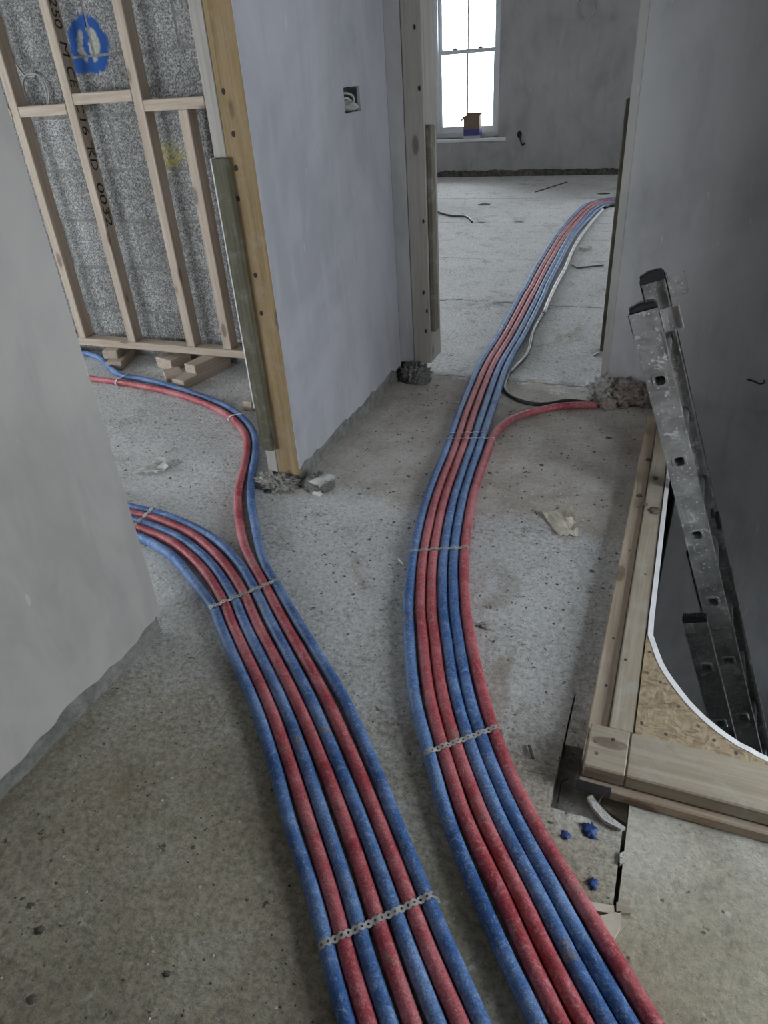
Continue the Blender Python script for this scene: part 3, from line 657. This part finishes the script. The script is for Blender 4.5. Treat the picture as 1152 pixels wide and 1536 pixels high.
for t, a, b, c, d in (('250', 62, -6, 84, 43), ('M', 86, 62, 95, 86), ('CE', 97, 100, 111, 132), ('C16', 108, 150, 127, 203), ('KD', 127, 222, 141, 256), ('0032', 141, 276, 164, 339)): stamp(t, a, b, c, d)
# coil of cable hanging before the blocks
ring = []
for i in range(90):
    a = i/90*2*math.pi*2.6+1.2; r = .075+.008*math.sin(i*.21); ring.append(Vector((-2.86+r*math.cos(a)*.95, YD-.02+.008*math.sin(i*.4)-.0, 1.235+r*math.sin(a)*1.05)))
tail = [PY(-30, 78, YD-.03), PY(0, 85, YD-.025), PY(20, 92, YD-.02), PY(37, 113, YD-.02)]
MB().tube(catmull(tail+ring[:1]+ring[1::3], .02), .0045, 7).build('cable_coil', 'grey', label='coil of pale grey cable hanging against the block wall', cat='cable', smooth=True)

pk = dict(cat='timber offcut', group='offcuts packing the stud frame')
timber('timber_offcut', (-2.665, 2.70, .0225), (-2.73, 2.90, .0225), .085, .045, 'cls', label='wide timber offcut, lower of the two stacked below the sole plate end', **pk)
timber('timber_offcut', (-2.705, 2.735, .0675), (-2.745, 2.885, .0675), .080, .044, 'cls', label='timber offcut stacked on a wide offcut, carrying the sole plate', **pk)
timber('timber_offcut', (-2.395, 2.765, .030), (-2.36, 2.89, .030), .125, .058, 'cls', label='thick short timber block lying between the two packing stacks', **pk)
timber('timber_offcut', (-2.165, 2.565, .0225), (-2.10, 2.885, .0225), .085, .045, 'cls', label='long timber offcut sticking out furthest from below the sole plate', **pk)
timber('timber_offcut', (-2.145, 2.65, .0675), (-2.095, 2.875, .0675), .075, .044, 'cls', label='timber offcut lying on the long offcut below the sole plate', **pk)
timber('timber_offcut', (-2.30, 2.64, .021), (-2.24, 2.70, .021), .09, .042, 'cls', label='small square timber offcut beside the long packing offcut', **pk)
timber('timber_offcut', P(371, 610, .022), P(392, 590, .022)+Vector((0, .05, 0)), .045, .044, 'cls', label='timber offcut half hidden behind the timber door post', **pk)

# ------------------------------------------------------------------ door linings
YP = 1.88
dp = empty('door_post', (-1.21, YP, .05), label='knotty yellow timber door post at the end of the centre wall', cat='door post')
timber('post', (-1.1905, YP+.0095, .045), (-1.1905, YP+.0095, 2.08), .085, .018, 'post', dp, (0, 1, 0))
timber('edge_strip', (-1.2545, YP+.011, .045), (-1.2545, YP+.011, 2.08), .041, .02, 'pale', dp, (0, 1, 0))
timber('batten', (-1.246, YP-.0145, .145), (-1.246, YP-.0145, 1.06), .046, .026, 'treated', dp, (0, 1, 0)).__setitem__('label', 'grey-green treated batten')
timber('bead', (-1.2745, YP-.006, .30), (-1.2745, YP-.006, 1.06), .004, .03, 'board', dp, (0, 1, 0), .0005)
fl = empty('door_lining', (-1.04, YD, .09), label='pale timber lining with nail holes on the far doorway', cat='door lining')
timber('jamb', (JAMBL-.0405, YD+.01, .09), (JAMBL-.0405, YD+.01, 2.08), .081, .018, 'pale', fl, (0, 1, 0))
timber('jamb', (JAMBL-.0055, YD+.085, .09), (JAMBL-.0055, YD+.085, 2.08), .011, .128, 'pale', fl, (0, 1, 0))
bt = timber('batten', (JAMBL+.0115, YD+.035, .235), (JAMBL+.0115, YD+.035, 1.045), .022, .05, 'dkbat', fl, (0, 1, 0))
for z in (1.36, 1.17, .41, .33, .24, .70): 
    MB().prism([(math.cos(a*.785)*.0045, math.sin(a*.785)*.009) for a in range(8)], YD-.0012, YD+.004, lambda p, y, z=z: (JAMBL-.018+.01*math.sin(z*40)+p[0], y, z+p[1])).build('nail_hole', 'ink', fl).matrix_parent_inverse = Matrix.Translation(fl.location).inverted()
for (u, v) in ((335, 137), (350, 201), (354, 252), (357, 298), (383, 413), (392, 470)):
    q = PY(u, v, YP-.0006); MB().prism([(math.cos(a*.628)*.006, math.sin(a*.628)*.008) for a in range(10)], YP-.0008, YP+.003, lambda p, y, q=q: (q.x+p[0], y, q.z+p[1])).build('knot', 'ink', dp).matrix_parent_inverse = Matrix.Translation(dp.location).inverted()
rb_ = timber('door_batten', (JAMBR-.0085, YD+.06, .19), (JAMBR-.0085, YD+.06, 1.10), .016, .07, 'treated', None, (0, 1, 0), label='slim brown batten on the jamb beside the ladder wall', cat='batten')
timber('jamb_lining', (JAMBR-.0045, YD+.075, 1.102), (JAMBR-.0045, YD+.075, 2.08), .008, .12, 'pale', None, (0, 1, 0), label='pale strip on the jamb above the slim brown batten', cat='lining') if False else None

# open back box in the centre wall
bb = empty('back_box', (WX-.03, (HOLE[0]+HOLE[1])/2, HOLE[2]), label='open back box with cut cable ends in the centre wall', cat='back box')
Y0, Y1, Z0, Z1 = HOLE; m = MB(); xb, xf = WX-.048, WX-.010; e_ = .003
m.box(xb, xb+.002, Y0+e_, Y1-e_, Z0+e_, Z1-e_); m.box(xb+.002, xf, Y0+e_, Y0+e_+.002, Z0+e_, Z1-e_); m.box(xb+.002, xf, Y1-e_-.002, Y1-e_, Z0+e_, Z1-e_); m.box(xb+.002, xf, Y0+e_+.002, Y1-e_-.002, Z1-e_-.002, Z1-e_); m.box(xb+.002, xf, Y0+e_+.002, Y1-e_-.002, Z0+e_, Z0+e_+.002)
o = m.build('box', 'gold', bb); o.matrix_parent_inverse = Matrix.Translation(bb.location).inverted()
for k, (ya, za, yb_, zb) in enumerate(((2.525, 1.165, 2.615, 1.135), (2.53, 1.15, 2.60, 1.13))):
    o = MB().tube(catmull([(WX-.03, ya, za), (WX-.018, ya+.03, za+.014), (WX-.012, yb_, za), (WX-.02, yb_+.012, zb)], .01), .004, 6).build('cable_end', 'grey', bb, smooth=True); o.matrix_parent_inverse = Matrix.Translation(bb.location).inverted()
o = lump('plaster_crumb', (WX-.022, 2.585, Z0+.006), .035, .04, .03, 'chunk', .4, 8, 2); o.parent = bb; o.matrix_parent_inverse = Matrix.Translation(bb.location).inverted()

# ------------------------------------------------------------------ timber edge of the stair opening
of = empty('opening_frame', (0, 1.0, 0), label='timber edging with board gusset round the stair opening', cat='timber edging')
def op(o): o.matrix_parent_inverse = Matrix.Translation(of.location).inverted(); return o
timber('plank', (-.0215, 1.068, .025), (-.0215, 2.68, .025), .041, .045, 'plank', of)
timber('plank', (.0245, 1.068, .032), (.0245, 2.88, .032), .049, .060, 'plank2', of)
timber('plank', (-.036, 1.0105, .050), (.0425, 1.0105, .050), .111, .036, 'plank2', of)
timber('plank', (.0435, 1.0105, .050), (XR-.01, 1.0105, .050), .111, .036, 'plank2', of)
timber('plank', (-.042, .9975, .0165), (XR-.01, .9975, .0165), .115, .027, 'plank', of)
curve = [(.045, 1.405), (.061, 1.349), (.083, 1.283), (.112, 1.23), (.148, 1.178), (.186, 1.138), (.229, 1.106), (.264, 1.089), (.30, 1.076), (.36, 1.069)]
cv = [Vector((x, y, 0)) for x, y in curve]; cv = catmull(cv, .012)
poly = [(.0505, 1.067)]+[(.36, 1.067)]+[(p.x, p.y) for p in reversed(cv)][1:]+[(.0505, 1.40)]
poly = [(max(x, .0505), max(y, 1.067)) for x, y in poly]
pp = [poly[0]]
for q in poly[1:]:
    if (Vector(q)-Vector(pp[-1])).length > .002: pp.append(q)
op(MB().prism(pp, .046, .064).build('gusset', 'osb', of)); C.objects['gusset']['label'] = 'flake board gusset with a concave edge'
op(MB().prism(pp, -.15, .0455).build('gusset_block', 'plank', of))
line = [Vector((.0505, 2.88, 0)), Vector((.0505, 2.2, 0)), Vector((.0505, 1.8, 0)), Vector((.0505, 1.5, 0)), Vector((.0505, 1.43, 0))]+cv[2:]+[Vector((.5, 1.068, 0)), Vector((XR-.012, 1.068, 0))]
line = [Vector((max(p.x, .0508), max(p.y, 1.0675), 0)) for p in line]
m = MB(); vs = []; tt = .013; n = len(line)
for i, p in enumerate(line):
    t = (line[min(i+1, n-1)]-line[max(i-1, 0)]).normalized(); nn = Vector((-t.y, t.x, 0))
    if nn.x < 0 and i < 6: nn = -nn
    if nn.y < 0 and i >= 6: nn = -nn
    zt = .0655+.0015*noise.noise(Vector((p.x*60, p.y*60, 0)))
    vs += [p+nn*.0006+Vector((0, 0, -.3)), p+nn*tt+Vector((0, 0, -.3)), p+nn*tt+Vector((0, 0, zt)), p+nn*.0006+Vector((0, 0, zt))]
fs = []
for i in range(n-1):
    for k in range(4): fs.append((i*4+k, i*4+(k+1) % 4, i*4+4+(k+1) % 4, i*4+4+k))
fs += [(0, 1, 2, 3), (4*n-4, 4*n-3, 4*n-2, 4*n-1)]
op(m.add(vs, fs).build('board_edge', 'board', of)); C.objects['board_edge']['label'] = 'white plasterboard strip bent round the curve'
op(MB().box(-.0445, .022, .9385, .9395, .008, .041).box(-.0445, -.0435, .94, 1.0, .012, .041).build('tape', 'tape', of))
for (x, y, z) in [(-.02, 1.02, .068), (.012, 1.035, .068), (-.015, .99, .068), (-.02, 1.2, .0475), (.012, 1.28, .062), (-.022, 1.36, .0475), (.03, 1.62, .062), (-.02, 1.74, .0475), (-.018, 1.98, .0475),
                  (.062, 1.10, .064), (.11, 1.085, .064), (.062, 1.25, .064), (.062, 1.32, .064), (.13, 1.17, .064), (.09, 1.23, .064), (.17, 1.128, .064), (.2, 1.10, .064), (.24, 1.08, .064)]:
    op(MB().prism([(x+math.cos(a*.785)*.0035, y+math.sin(a*.785)*.0045) for a in range(8)], z-.004, z+.0006).build('screw', 'nail', of))
op(MB().tube([(.013, .938, .028), (.006, .934, .012), (.003, .925, .003)], .0016, 6).build('bent_nail', 'nail', of))
for (x, y, z, s) in [(.0, 1.98, .062, .012), (.03, 1.95, .062, .02), (.02, 2.15, .062, .01), (-.02, 2.05, .0475, .01), (-.01, 2.3, .0475, .012)]:
    op(lump('dirt_crumb', (x, y, z), s*.7, s, .003, 'dark', .8, 12, 3, of))

# ------------------------------------------------------------------ ladder
ux = Vector((-.337, 0, .9415)).normalized(); wx = Vector((ux.z, 0, -ux.x))
lad = empty('ladder', label='paint-splashed aluminium extension ladder leaning out of the stair opening', cat='ladder')
lm = Matrix.Identity(4)
for i in range(3): lm[i][0] = wx[i]; lm[i][1] = (0, 1, 0)[i]; lm[i][2] = ux[i]
lm.translation = Vector((-.012, 2.08, .426)); lad.matrix_basis = lm
def bx(name, mat, boxes, label=None, parent=None):
    m = MB()
    for b in boxes: m.box(*b)
    o = m.build(name, mat, parent or lad)
    if label: o['label'] = label
    return o
def rail(wc, y, out, u0, u1, holes, hw=.0385, dep=.024):
    """channel: web at y facing 'out' (-1 towards the camera side), flanges to the other side"""
    h = .0165; t = .0025; s = -out; ya, yb = sorted((y, y+s*t)); fa, fb = sorted((y+s*t, y+s*dep)); b = []
    b += [(wc-hw, wc-h, ya, yb, u0, u1), (wc+h, wc+hw, ya, yb, u0, u1)]; cur = u0
    for k in sorted(holes): b.append((wc-h, wc+h, ya, yb, cur, k-h)); cur = k+h
    b.append((wc-h, wc+h, ya, yb, cur, u1))
    b += [(wc-hw, wc-hw+t, fa, fb, u0, u1), (wc+hw-t, wc+hw, fa, fb, u0, u1)]
    for ww in (wc-hw, wc+hw): l0, l1 = sorted((y+s*(dep-.002), y+s*dep)); b.append((min(ww, ww+(.007 if ww < wc else -.007)), max(ww, ww+(.007 if ww < wc else -.007)), l0, l1, u0, u1))
    for e in (wc-hw, wc+hw-.004): q0, q1 = sorted((y-s*.0012, y)); b.append((e, e+.004, q0, q1, u0, u1))
    bx('rail', 'alu', b)
def rung(wc, u, y0, y1):
    a, b = .0162, .0140; m = MB(); q = .006
    def sq(r): return [(-r+q, -r), (r-q, -r), (r, -r+q), (r, r-q), (r-q, r), (-r+q, r), (-r, r-q), (-r, -r+q)]
    vs = []; fs = []
    rings = [(.0220, y0-.0002), (.0205, y0-.0030), (.0146, y0-.0034), (b, y0+.07), (b, y1-.07), (.0146, y1+.0034), (.0205, y1+.0030), (.0220, y1+.0002), (a-.0002, y1+.0001), (a-.0002, y0-.0001)]
    for r, y in rings: vs += [(wc+p[0], y, u+p[1]) for p in sq(r)]
    nr = len(rings)
    for i in range(nr):
        if i == 3: continue
        j = (i+1) % nr
        for k in range(8): fs.append((i*8+k, i*8+(k+1) % 8, j*8+(k+1) % 8, j*8+k))
    fs += [tuple(3*8+k for k in range(8)), tuple(4*8+k for k in range(7, -1, -1))]
    m.add(vs, fs).build('rung', 'alu', lad)
PIT = .2716
hA = [-PIT*i for i in range(0, 4)]; hB = [-PIT*i for i in range(4, 12)]; hC = [-1.075-PIT*i for i in range(0, 8)]
W_ = .37
rail(0, 0, -1, -.935, .20, hA); rail(0, W_, 1, -.935, .20, hA)
rail(.004, .012, -1, -3.19, -.95, hB, .0365); rail(.004, W_-.012, 1, -3.19, -.95, hB, .0365)
rail(-.0675, -.030, -1, -3.215, -.875, hC); rail(-.0675, W_+.030, 1, -3.215, -.875, hC)
for u in hA: rung(0, u, 0, W_)
for u in hB: rung(.004, u, .012, W_-.012)
for u in hC: rung(-.0675, u, -.030, W_+.030)
for y, s in ((0, -1), (W_, 1)):
    q0, q1 = sorted((y+s*.0075, y+s*.0045)); i0, i1 = sorted((y-s*.024, y-s*.026))
    bx('guide_bracket', 'alu', [(-.0415, .0415, q0, q1, .150, .212), (-.0415, -.0395, min(q0, i0), max(q1, i1), .150, .212), (.0395, .0415, min(q0, i0), max(q1, i1), .150, .212), (.0415, .092, min(i0, y-s*.004), min(i0, y-s*.004)+.002, .135, .200), (.090, .092, y-.012, y+.012, .135, .200), (.041, .056, min(i0, y-s*.004)-.0018, min(i0, y-s*.004), .14, .195)])
    prof = [(-.040, .2), (.036, .2), (.036, .222), (.028, .231), (.0, .233), (-.022, .228), (-.036, .219), (-.040, .21)]
    m = MB().prism(prof, min(y, y-s*.026), max(y, y-s*.026), lambda p, yy: (p[0], yy, p[1]))
    for k in range(14):
        w0 = -.036+k*.005; z = .2335-.006*((w0+.0)/.036)**2-(.002 if w0 < -.02 else 0); m.box(w0, w0+.0022, y-.012-s*.012, y+.012-s*.012, z-.006, z+.002)
    m.build('end_cap', 'black', lad)
    yc = y+s*.030; a0, a1 = sorted((yc+s*.003, yc+s*.0014))
    bx('guide_bracket', 'alu', [(-.108, -.027, a0, a1, -.945, -.915)])
    m = MB().prism([(-.106, -.875), (-.029, -.875), (-.029, -.858), (-.04, -.852), (-.098, -.855), (-.106, -.862)], min(yc, yc-s*.024), max(yc, yc-s*.024), lambda p, yy: (p[0], yy, p[1]))
    for k in range(12): w0 = -.100+k*.0055; m.box(w0, w0+.0025, min(yc, yc-s*.024), max(yc, yc-s*.024), -.856, -.849)
    m.build('end_cap', 'black', lad)
    bx('hook', 'alu', [(-.012, .0425, *sorted((y+s*.001, y+s*.0028)), -.975, -.944), (.0405, .0425, *sorted((y-s*.03, y+s*.001)), -.975, -.944)])
bx('latch', 'black', [(.041, .050, .10, .13, -.55, -.53)]); bx('latch', 'black', [(.041, .053, .2, .24, -.66, -.61)])

# ------------------------------------------------------------------ mineral wool and rubble
def woolly(name, c, rx, ry, rz, mat, label, seed, strands=1500):
    o = lump(name, c, rx, ry, rz, mat, .6, 14, 5, label=label, cat='insulation')
    rnd = random.Random(seed); m = MB(); me = o.data
    for _ in range(strands):
        v = me.vertices[rnd.randrange(len(me.vertices))]
        if v.co.z < .004: continue
        p = v.co.copy(); d = Vector((rnd.uniform(-1, 1), rnd.uniform(-1, 1), rnd.uniform(-.2, .8))).normalized()*rnd.uniform(.008, .022)
        b = Vector((rnd.uniform(-1, 1), rnd.uniform(-1, 1), rnd.uniform(-.5, .2)))*.008
        m.tube([p, p+d*.5+b*.4, p+d+b], .0007, 3, False)
    m.build('strands', mat, o, kind='stuff'); return o
woolly('mineral_wool', (-.15, 2.885, .0), .085, .055, .085, 'wool', 'brown tuft of mineral wool at the foot of the plastered wall', 1)
woolly('mineral_wool', (-.055, 2.88, .0), .070, .04, .075, 'wool', 'reddish brown mineral wool packed beside the ladder foot wall', 2)
lump('mortar_rubble', (-.235, 2.885, 0), .055, .05, .095, 'chunk', .55, 20, 4, label='pale grey mortar lump where the red pipe enters', cat='rubble')
lump('mortar_rubble', (-.205, 2.82, 0), .04, .035, .035, 'wool', .6, 8, 3, label='small brown crumbly lump beside the red pipe end', cat='rubble')
lump('mortar_rubble', (-1.235, 1.865, 0), .075, .05, .044, 'mortar', 55e-2, 30, 5, label='rough mortar pile below the yellow door post', cat='rubble')
lump('mortar_rubble', (-1.085, 1.90, 0), .05, .045, .045, 'raw', .4, 30, 5, label='dark rounded mortar lump at the wall corner by the door post', cat='rubble')
lump('mortar_rubble', (-1.08, YD-.005, 0), .07, .04, .085, 'raw', 55e-2, 30, 5, label='rough mortar plug below the far doorway nib', cat='rubble')
for k, (u, v, s, mt) in enumerate([(730, 942, .016, 'chunk'), (708, 950, .008, 'chunk'), (652, 1022, .008, 'palegrit'), (820, 868, .01, 'dark'), (846, 574, .014, 'dark'), (913, 657, .016, 'dark'), (735, 710, .012, 'dark'), (812, 698, .012, 'dark'),
                                  (666, 1216, .008, 'chunk'), (477, 742, .018, 'palegrit'), (250, 1460, .010, 'dark'), (45, 1358, .014, 'dark'), (60, 1395, .012, 'dark'), (48, 1500, .012, 'dark'), (290, 1271, .006, 'dark'), (222, 1193, .005, 'dark'), (370, 1351, .006, 'dark')]):
    lump('stone_chip', P(u, v), s*(.65 if mt == 'dark' else 1), s*.55, s*(.2 if mt == 'dark' else .75), mt, .7, 9, 3, label=('pale' if mt != 'dark' else 'dark') + ' ' + ['stone chip beside the red outer pipe', 'pebble beside the larger pale chip', 'crumb caught between two red pipes', 'mud crumb by the torn membrane', 'mud lump near the black cable bend', 'mud lump before the mineral wool',
         'mud lump beside the branching red pipe', 'flattened mud lump past the branching red pipe', 'crumb between the two pipe runs', 'plaster shard at the wall corner', 'mud spot with a rounded edge on the near floor', 'mud spot on the trowel line', 'mud spot beside the trowel line', 'round mud spot near the left wall', 'grit speck in open floor', 'grit speck below the left wall foot', 'sharp grit speck beside the blue pipe'][k], cat='stone')

# curled board paper at the wall corner
def sheet(name, mat, pts, label, cat='scrap', nx=9, ny=7, amp=.012, seed=1, thick=.0012, lift=.002):
    """crumpled sheet: pts are four floor corners"""
    m = MB(); a, b, c, d = [Vector(p) for p in pts]; vs = []; fs = []
    for j in range(ny+1):
        for i in range(nx+1):
            s, t = i/nx, j/ny; p = (a.lerp(b, s)).lerp(d.lerp(c, s), t)
            q = noise.noise(Vector((p.x*28, p.y*28, seed))); r = noise.noise(Vector((p.x*60, p.y*60, seed+5)))
            ed = 1+.25*noise.noise(Vector((s*6, t*6, seed+9)))
            ctr = (a+b+c+d)/4; p = ctr+(p-ctr)*ed; p.z += lift+amp*(.9-2.4*abs(q))*(.75+.5*s)*(1 if q*q < .14 else .0)+amp*.4*max(0, r); vs.append(p)
    for j in range(ny):
        for i in range(nx): k = j*(nx+1)+i; fs.append((k, k+1, k+nx+2, k+nx+1))
    m.add(vs, fs); o = m.build(name, mat, label=label, cat=cat); so = o.modifiers.new('thick', 'SOLIDIFY'); so.thickness = thick; so.offset = 1; return o
sheet('torn_sheet', 'paper', [P(812, 770), P(858, 762), P(868, 806), P(838, 808)], 'torn beige membrane scrap lying on the landing floor', amp=.016, seed=3)
sheet('torn_sheet', 'paperg', [P(200, 713), P(246, 690), P(258, 704), P(236, 712)], 'crumpled grey sheet on the stud room floor', amp=.02, seed=8)
sheet('paper_scrap', 'paperg', [P(884, 528), P(902, 524), P(902, 532), P(890, 535)], 'small white paper scrap at the foot of the slim batten', amp=.012, seed=4, nx=4, ny=4)
for k, (u, v, s) in enumerate(((777, 331, 8), (722, 332, 6))): sheet('paper_scrap', 'paperg', [P(u-s, v-2.4), P(u+s, v-2.4), P(u+s, v+2.4), P(u-s*.7, v+2)], ['white paper scrap on the window room floor, alone', 'white paper scrap beside the loose black cable end'][k], amp=.01, seed=20+k, nx=4, ny=4)
cp = catmull([P(470, 718, .03), P(478, 722, .05), P(487, 726, .03), P(486, 732, .008)], .01)
m = MB(); vs = []
for i, p in enumerate(cp): vs += [p+Vector((.02, .045, .01)), p-Vector((.012, .02, .0))]
m.add(vs, [(2*i, 2*i+1, 2*i+3, 2*i+2) for i in range(len(cp)-1)]); o = m.build('curled_tape', 'paperg', label='curled grey joint tape peeling at the wall corner', cat='tape', smooth=True); so = o.modifiers.new('t', 'SOLIDIFY'); so.thickness = .0015
for k, (u, v, s) in enumerate(((883, 1247, .0125), (848, 1253, .008), (889, 1326, .008))): lump('blue_scrap', P(u, v), s, s*1.1, s*.5, 'bluebit', .9, 9, 3, label=['largest blue foam scrap beside the floor notch', 'small blue foam scrap nearer the red pipe', 'blue foam scrap by the floor joint'][k], cat='scrap')

# bits in and by the floor notch
def chip(name, px, z0, h, mat, label, cat='offcut'):
    poly = [P(u, v, z0) for u, v in px]; return bevelled(MB().prism([(p.x, p.y) for p in poly], z0, z0+h).mesh(name), .001) and MB().prism([(p.x, p.y) for p in poly], z0, z0+h).build(name, mat, label=label, cat=cat)
chip('board_offcut', [(880, 1200), (887, 1196), (895, 1208), (916, 1230), (938, 1246), (930, 1248), (905, 1235), (888, 1215)], .001, .010, 'chunk', 'pale curved plaster offcut bridging the floor notch')
chip('timber_scrap', [(905, 1205), (940, 1214), (938, 1245), (905, 1222)], -.044, .02, 'plank2', 'grey timber scrap down in the floor notch')
chip('board_offcut', [(884, 1356), (920, 1362), (922, 1372), (918, 1374), (884, 1368)], .001, .008, 'paper', 'flat pale board piece beside the red pipe')
chip('board_offcut', [(899, 1378), (930, 1371), (930, 1395), (920, 1412), (908, 1400)], .001, .010, 'paper', 'three-cornered pale board piece with a dark hole')
chip('timber_scrap', [(924, 1357), (944, 1357), (945, 1373), (924, 1373)], .003, .008, 'plank2', 'small square timber scrap across the floor joint')
chip('board_offcut', [(929, 1284), (935, 1281), (938, 1288), (937, 1298), (929, 1300)], -.002, .009, 'chunk', 'rounded pale chip lying in the floor joint')
MB().tube(catmull([P(836, 1205, -.02), P(840, 1185, -.02), P(843, 1172, -.012), P(853, 1168, -.01)], .01), .0014, 6).build('thin_wire', 'cable', label='thin black wire inside the floor notch', cat='wire')
def stick(u0, v0, u1, v1, r, mat, label, cat='stick', z=None, name='stick'):
    z = r+.003 if z is None else z; MB().tube([P(u0, v0, z), P(u1, v1, z)], r, 7).build(name, mat, label=label, cat=cat)
stick(794, 1118, 800, 1138, .0035, 'nail', 'dark screw lying beside the perforated band', 'screw', name='screw')
stick(787, 1154, 825, 1162, .0012, 'wire', 'thin bright nail lying beside the floor notch', 'nail', name='nail')
stick(598, 838, 606, 847, .003, 'wire', 'short bright screw beside the thin band', 'screw', name='screw')
stick(865, 402, 905, 398, .006, 'nail', 'dark thin rod lying on the window room floor', name='rod'); stick(857, 397, 866, 402, .005, 'nail', 'short dark rod piece touching the longer rod', name='rod')
stick(869, 371, 887, 372, .012, 'chunk', 'pale offcut stick beside the white conduit', 'offcut', name='offcut')
a = P(803, 288, .004); MB().tube([a, a+Vector((.28, .32, .05))], .007, 6).build('rod', 'nail', label='thin dark stick propped near the window wall', cat='stick')
for k, (u, v) in enumerate(((905, 291), (727, 307))): lump('debris_lump', P(u, v), .06, .03, .012, 'dark', .5, 7, 2, label=['flat dark debris near the end of the pipe run', 'dark crumb on the window room floor'][k], cat='debris')

# ------------------------------------------------------------------ window room odds and ends
sz = W1[2]; bxw = .20; bx0 = -2.628
cb = empty('cardboard_box', (bx0, YF+.015, sz), label='open cardboard box with blue print standing on the window sill', cat='box')
bh = .24; t = .004
def walls4(w, d, z0, z1): return MB().box(-w/2, w/2, -d/2, -d/2+t, z0, z1).box(-w/2, w/2, d/2-t, d/2, z0, z1).box(-w/2, -w/2+t, -d/2+t, d/2-t, z0, z1).box(w/2-t, w/2, -d/2+t, d/2-t, z0, z1)
walls4(bxw, .12, .0, .03).build('print_base', 'paleprint', cb); walls4(bxw, .12, .03, .10).build('print_band', 'bluecard', cb)
walls4(bxw, .12, .10, bh).box(-bxw/2+t, bxw/2-t, -.056, .056, .001, .004).build('body', 'card', cb)
MB().add([(-bxw/2, -.06, bh), (-bxw/2, .06, bh), (-bxw/2-.045, .06, bh-.055), (-bxw/2-.045, -.06, bh-.055), (-bxw/2-.002, -.06, bh+.004), (-bxw/2-.002, .06, bh+.004), (-bxw/2-.049, .06, bh-.052), (-bxw/2-.049, -.06, bh-.052)], [(0, 1, 2, 3), (4, 5, 6, 7), (0, 1, 5, 4), (1, 2, 6, 5), (2, 3, 7, 6), (3, 0, 4, 7)]).build('flap', 'card', cb)
MB().box(-bxw/2, bxw/2, .056, .060, bh, bh+.03).build('flap', 'card', cb); MB().box(bxw/2-.002, bxw/2+.002, -.05, .05, bh, bh+.012).build('flap', 'card', cb)
def loops(name, u, v, r, turns, label):
    c = PY(u, v, YF-.03); pts = []
    for i in range(int(turns*24)):
        a = i/24*2*math.pi; rr = r*(1+.06*math.sin(i*.37)); pts.append(c+Vector((rr*math.cos(a)*.9, .012*math.sin(i*.3), rr*math.sin(a)*1.1)))
    MB().tube(pts, .008, 6).build(name, 'grey', label=label, cat='cable', smooth=True)
loops('cable_coil', 879, 10, .10, 2.7, 'coil of grey cable hanging on the far window wall')
q = PY(780, 199, YF-.016)
MB().tube(catmull([q+Vector((0, .002, 0)), q+Vector((.005, -.03, -.02)), q+Vector((.02, -.035, -.09)), q+Vector((.045, -.03, -.135)), q+Vector((.06, -.02, -.11))], .02), .008, 6).build('cable_stub', 'cable', label='black cable stub sticking out of the far wall beside the sill', cat='cable', smooth=True)
lump('box_hole', q+Vector((-.005, -.002, -.02)), .03, .008, .04, 'ink', .2, 4, 2, flat=False, label='small dark hole in the far wall behind the cable stub', cat='hole')
q = PY(1140, 572, YD-.002)
MB().tube(catmull([q+Vector((-.045, 0, .004)), q+Vector((-.02, -.006, 0)), q+Vector((0, -.012, -.006)), q+Vector((.015, -.016, .002)), q+Vector((.01, -.012, .01))], .008), .003, 6).build('cable_stub', 'cable', label='short black cable stub in the plastered wall behind the ladder', cat='cable', smooth=True)

# ------------------------------------------------------------------ grit
def grit(name, mat, n, seed, lo, hi, label):
    rnd = random.Random(seed); m = MB()
    T = [(1, 1, 1), (-1, -1, 1), (-1, 1, -1), (1, -1, -1)]; TF = [(0, 1, 2), (0, 3, 1), (0, 2, 3), (1, 3, 2)]
    for _ in range(n):
        if rnd.random() < .55: x, y = rnd.uniform(-1.1, -.05), rnd.uniform(.2, 2.88)
        elif rnd.random() < .5: x, y = rnd.uniform(-3.0, -1.3), rnd.uniform(1.1, 2.7)
        else: x, y = rnd.uniform(-2.6, -.3), rnd.uniform(3.0, 8.5)
        s = (lo+(hi-lo)*rnd.random()**3)*(.6 if y < 1.3 else 1); a = rnd.random()*6.28; z = fh(x, y)+s*.35; c, sn = math.cos(a), math.sin(a); kx = rnd.uniform(.6, 1.6)
        m.add([(x+s*kx*(v[0]*c-v[1]*sn)*rnd.uniform(.7, 1.2), y+s*(v[0]*sn+v[1]*c)*rnd.uniform(.7, 1.2), z+s*.55*v[2]) for v in T], TF)
    me = m.mesh(name, False); link(name, me, mat, label=label, cat='grit', kind='stuff')
grit('floor_grit', 'dark', 4200, 11, .0006, .0042, 'dark grit and crumbs strewn over the concrete floor')
grit('floor_grit', 'palegrit', 3600, 12, .0006, .0038, 'pale plaster crumbs strewn over the concrete floor')
rnd = random.Random(5); m = MB(); T = [(1, 1, 1), (-1, -1, 1), (-1, 1, -1), (1, -1, -1)]; TF = [(0, 1, 2), (0, 3, 1), (0, 2, 3), (1, 3, 2)]
for f in famR[:5]+famL[:6]:
    for _ in range(45):
        p = f[rnd.randrange(10, len(f)//2)]; s = rnd.uniform(.0008, .0026); a = rnd.choice((-1, 1))*RP
        m.add([(p.x+a+s*v[0], p.y+s*v[1], RP*1.35+s*v[2]) for v in T], TF)
link('pipe_grit', m.mesh('pipe_grit', False), 'palegrit', label='pale crumbs caught in the gaps between the pipes', cat='grit', kind='stuff')
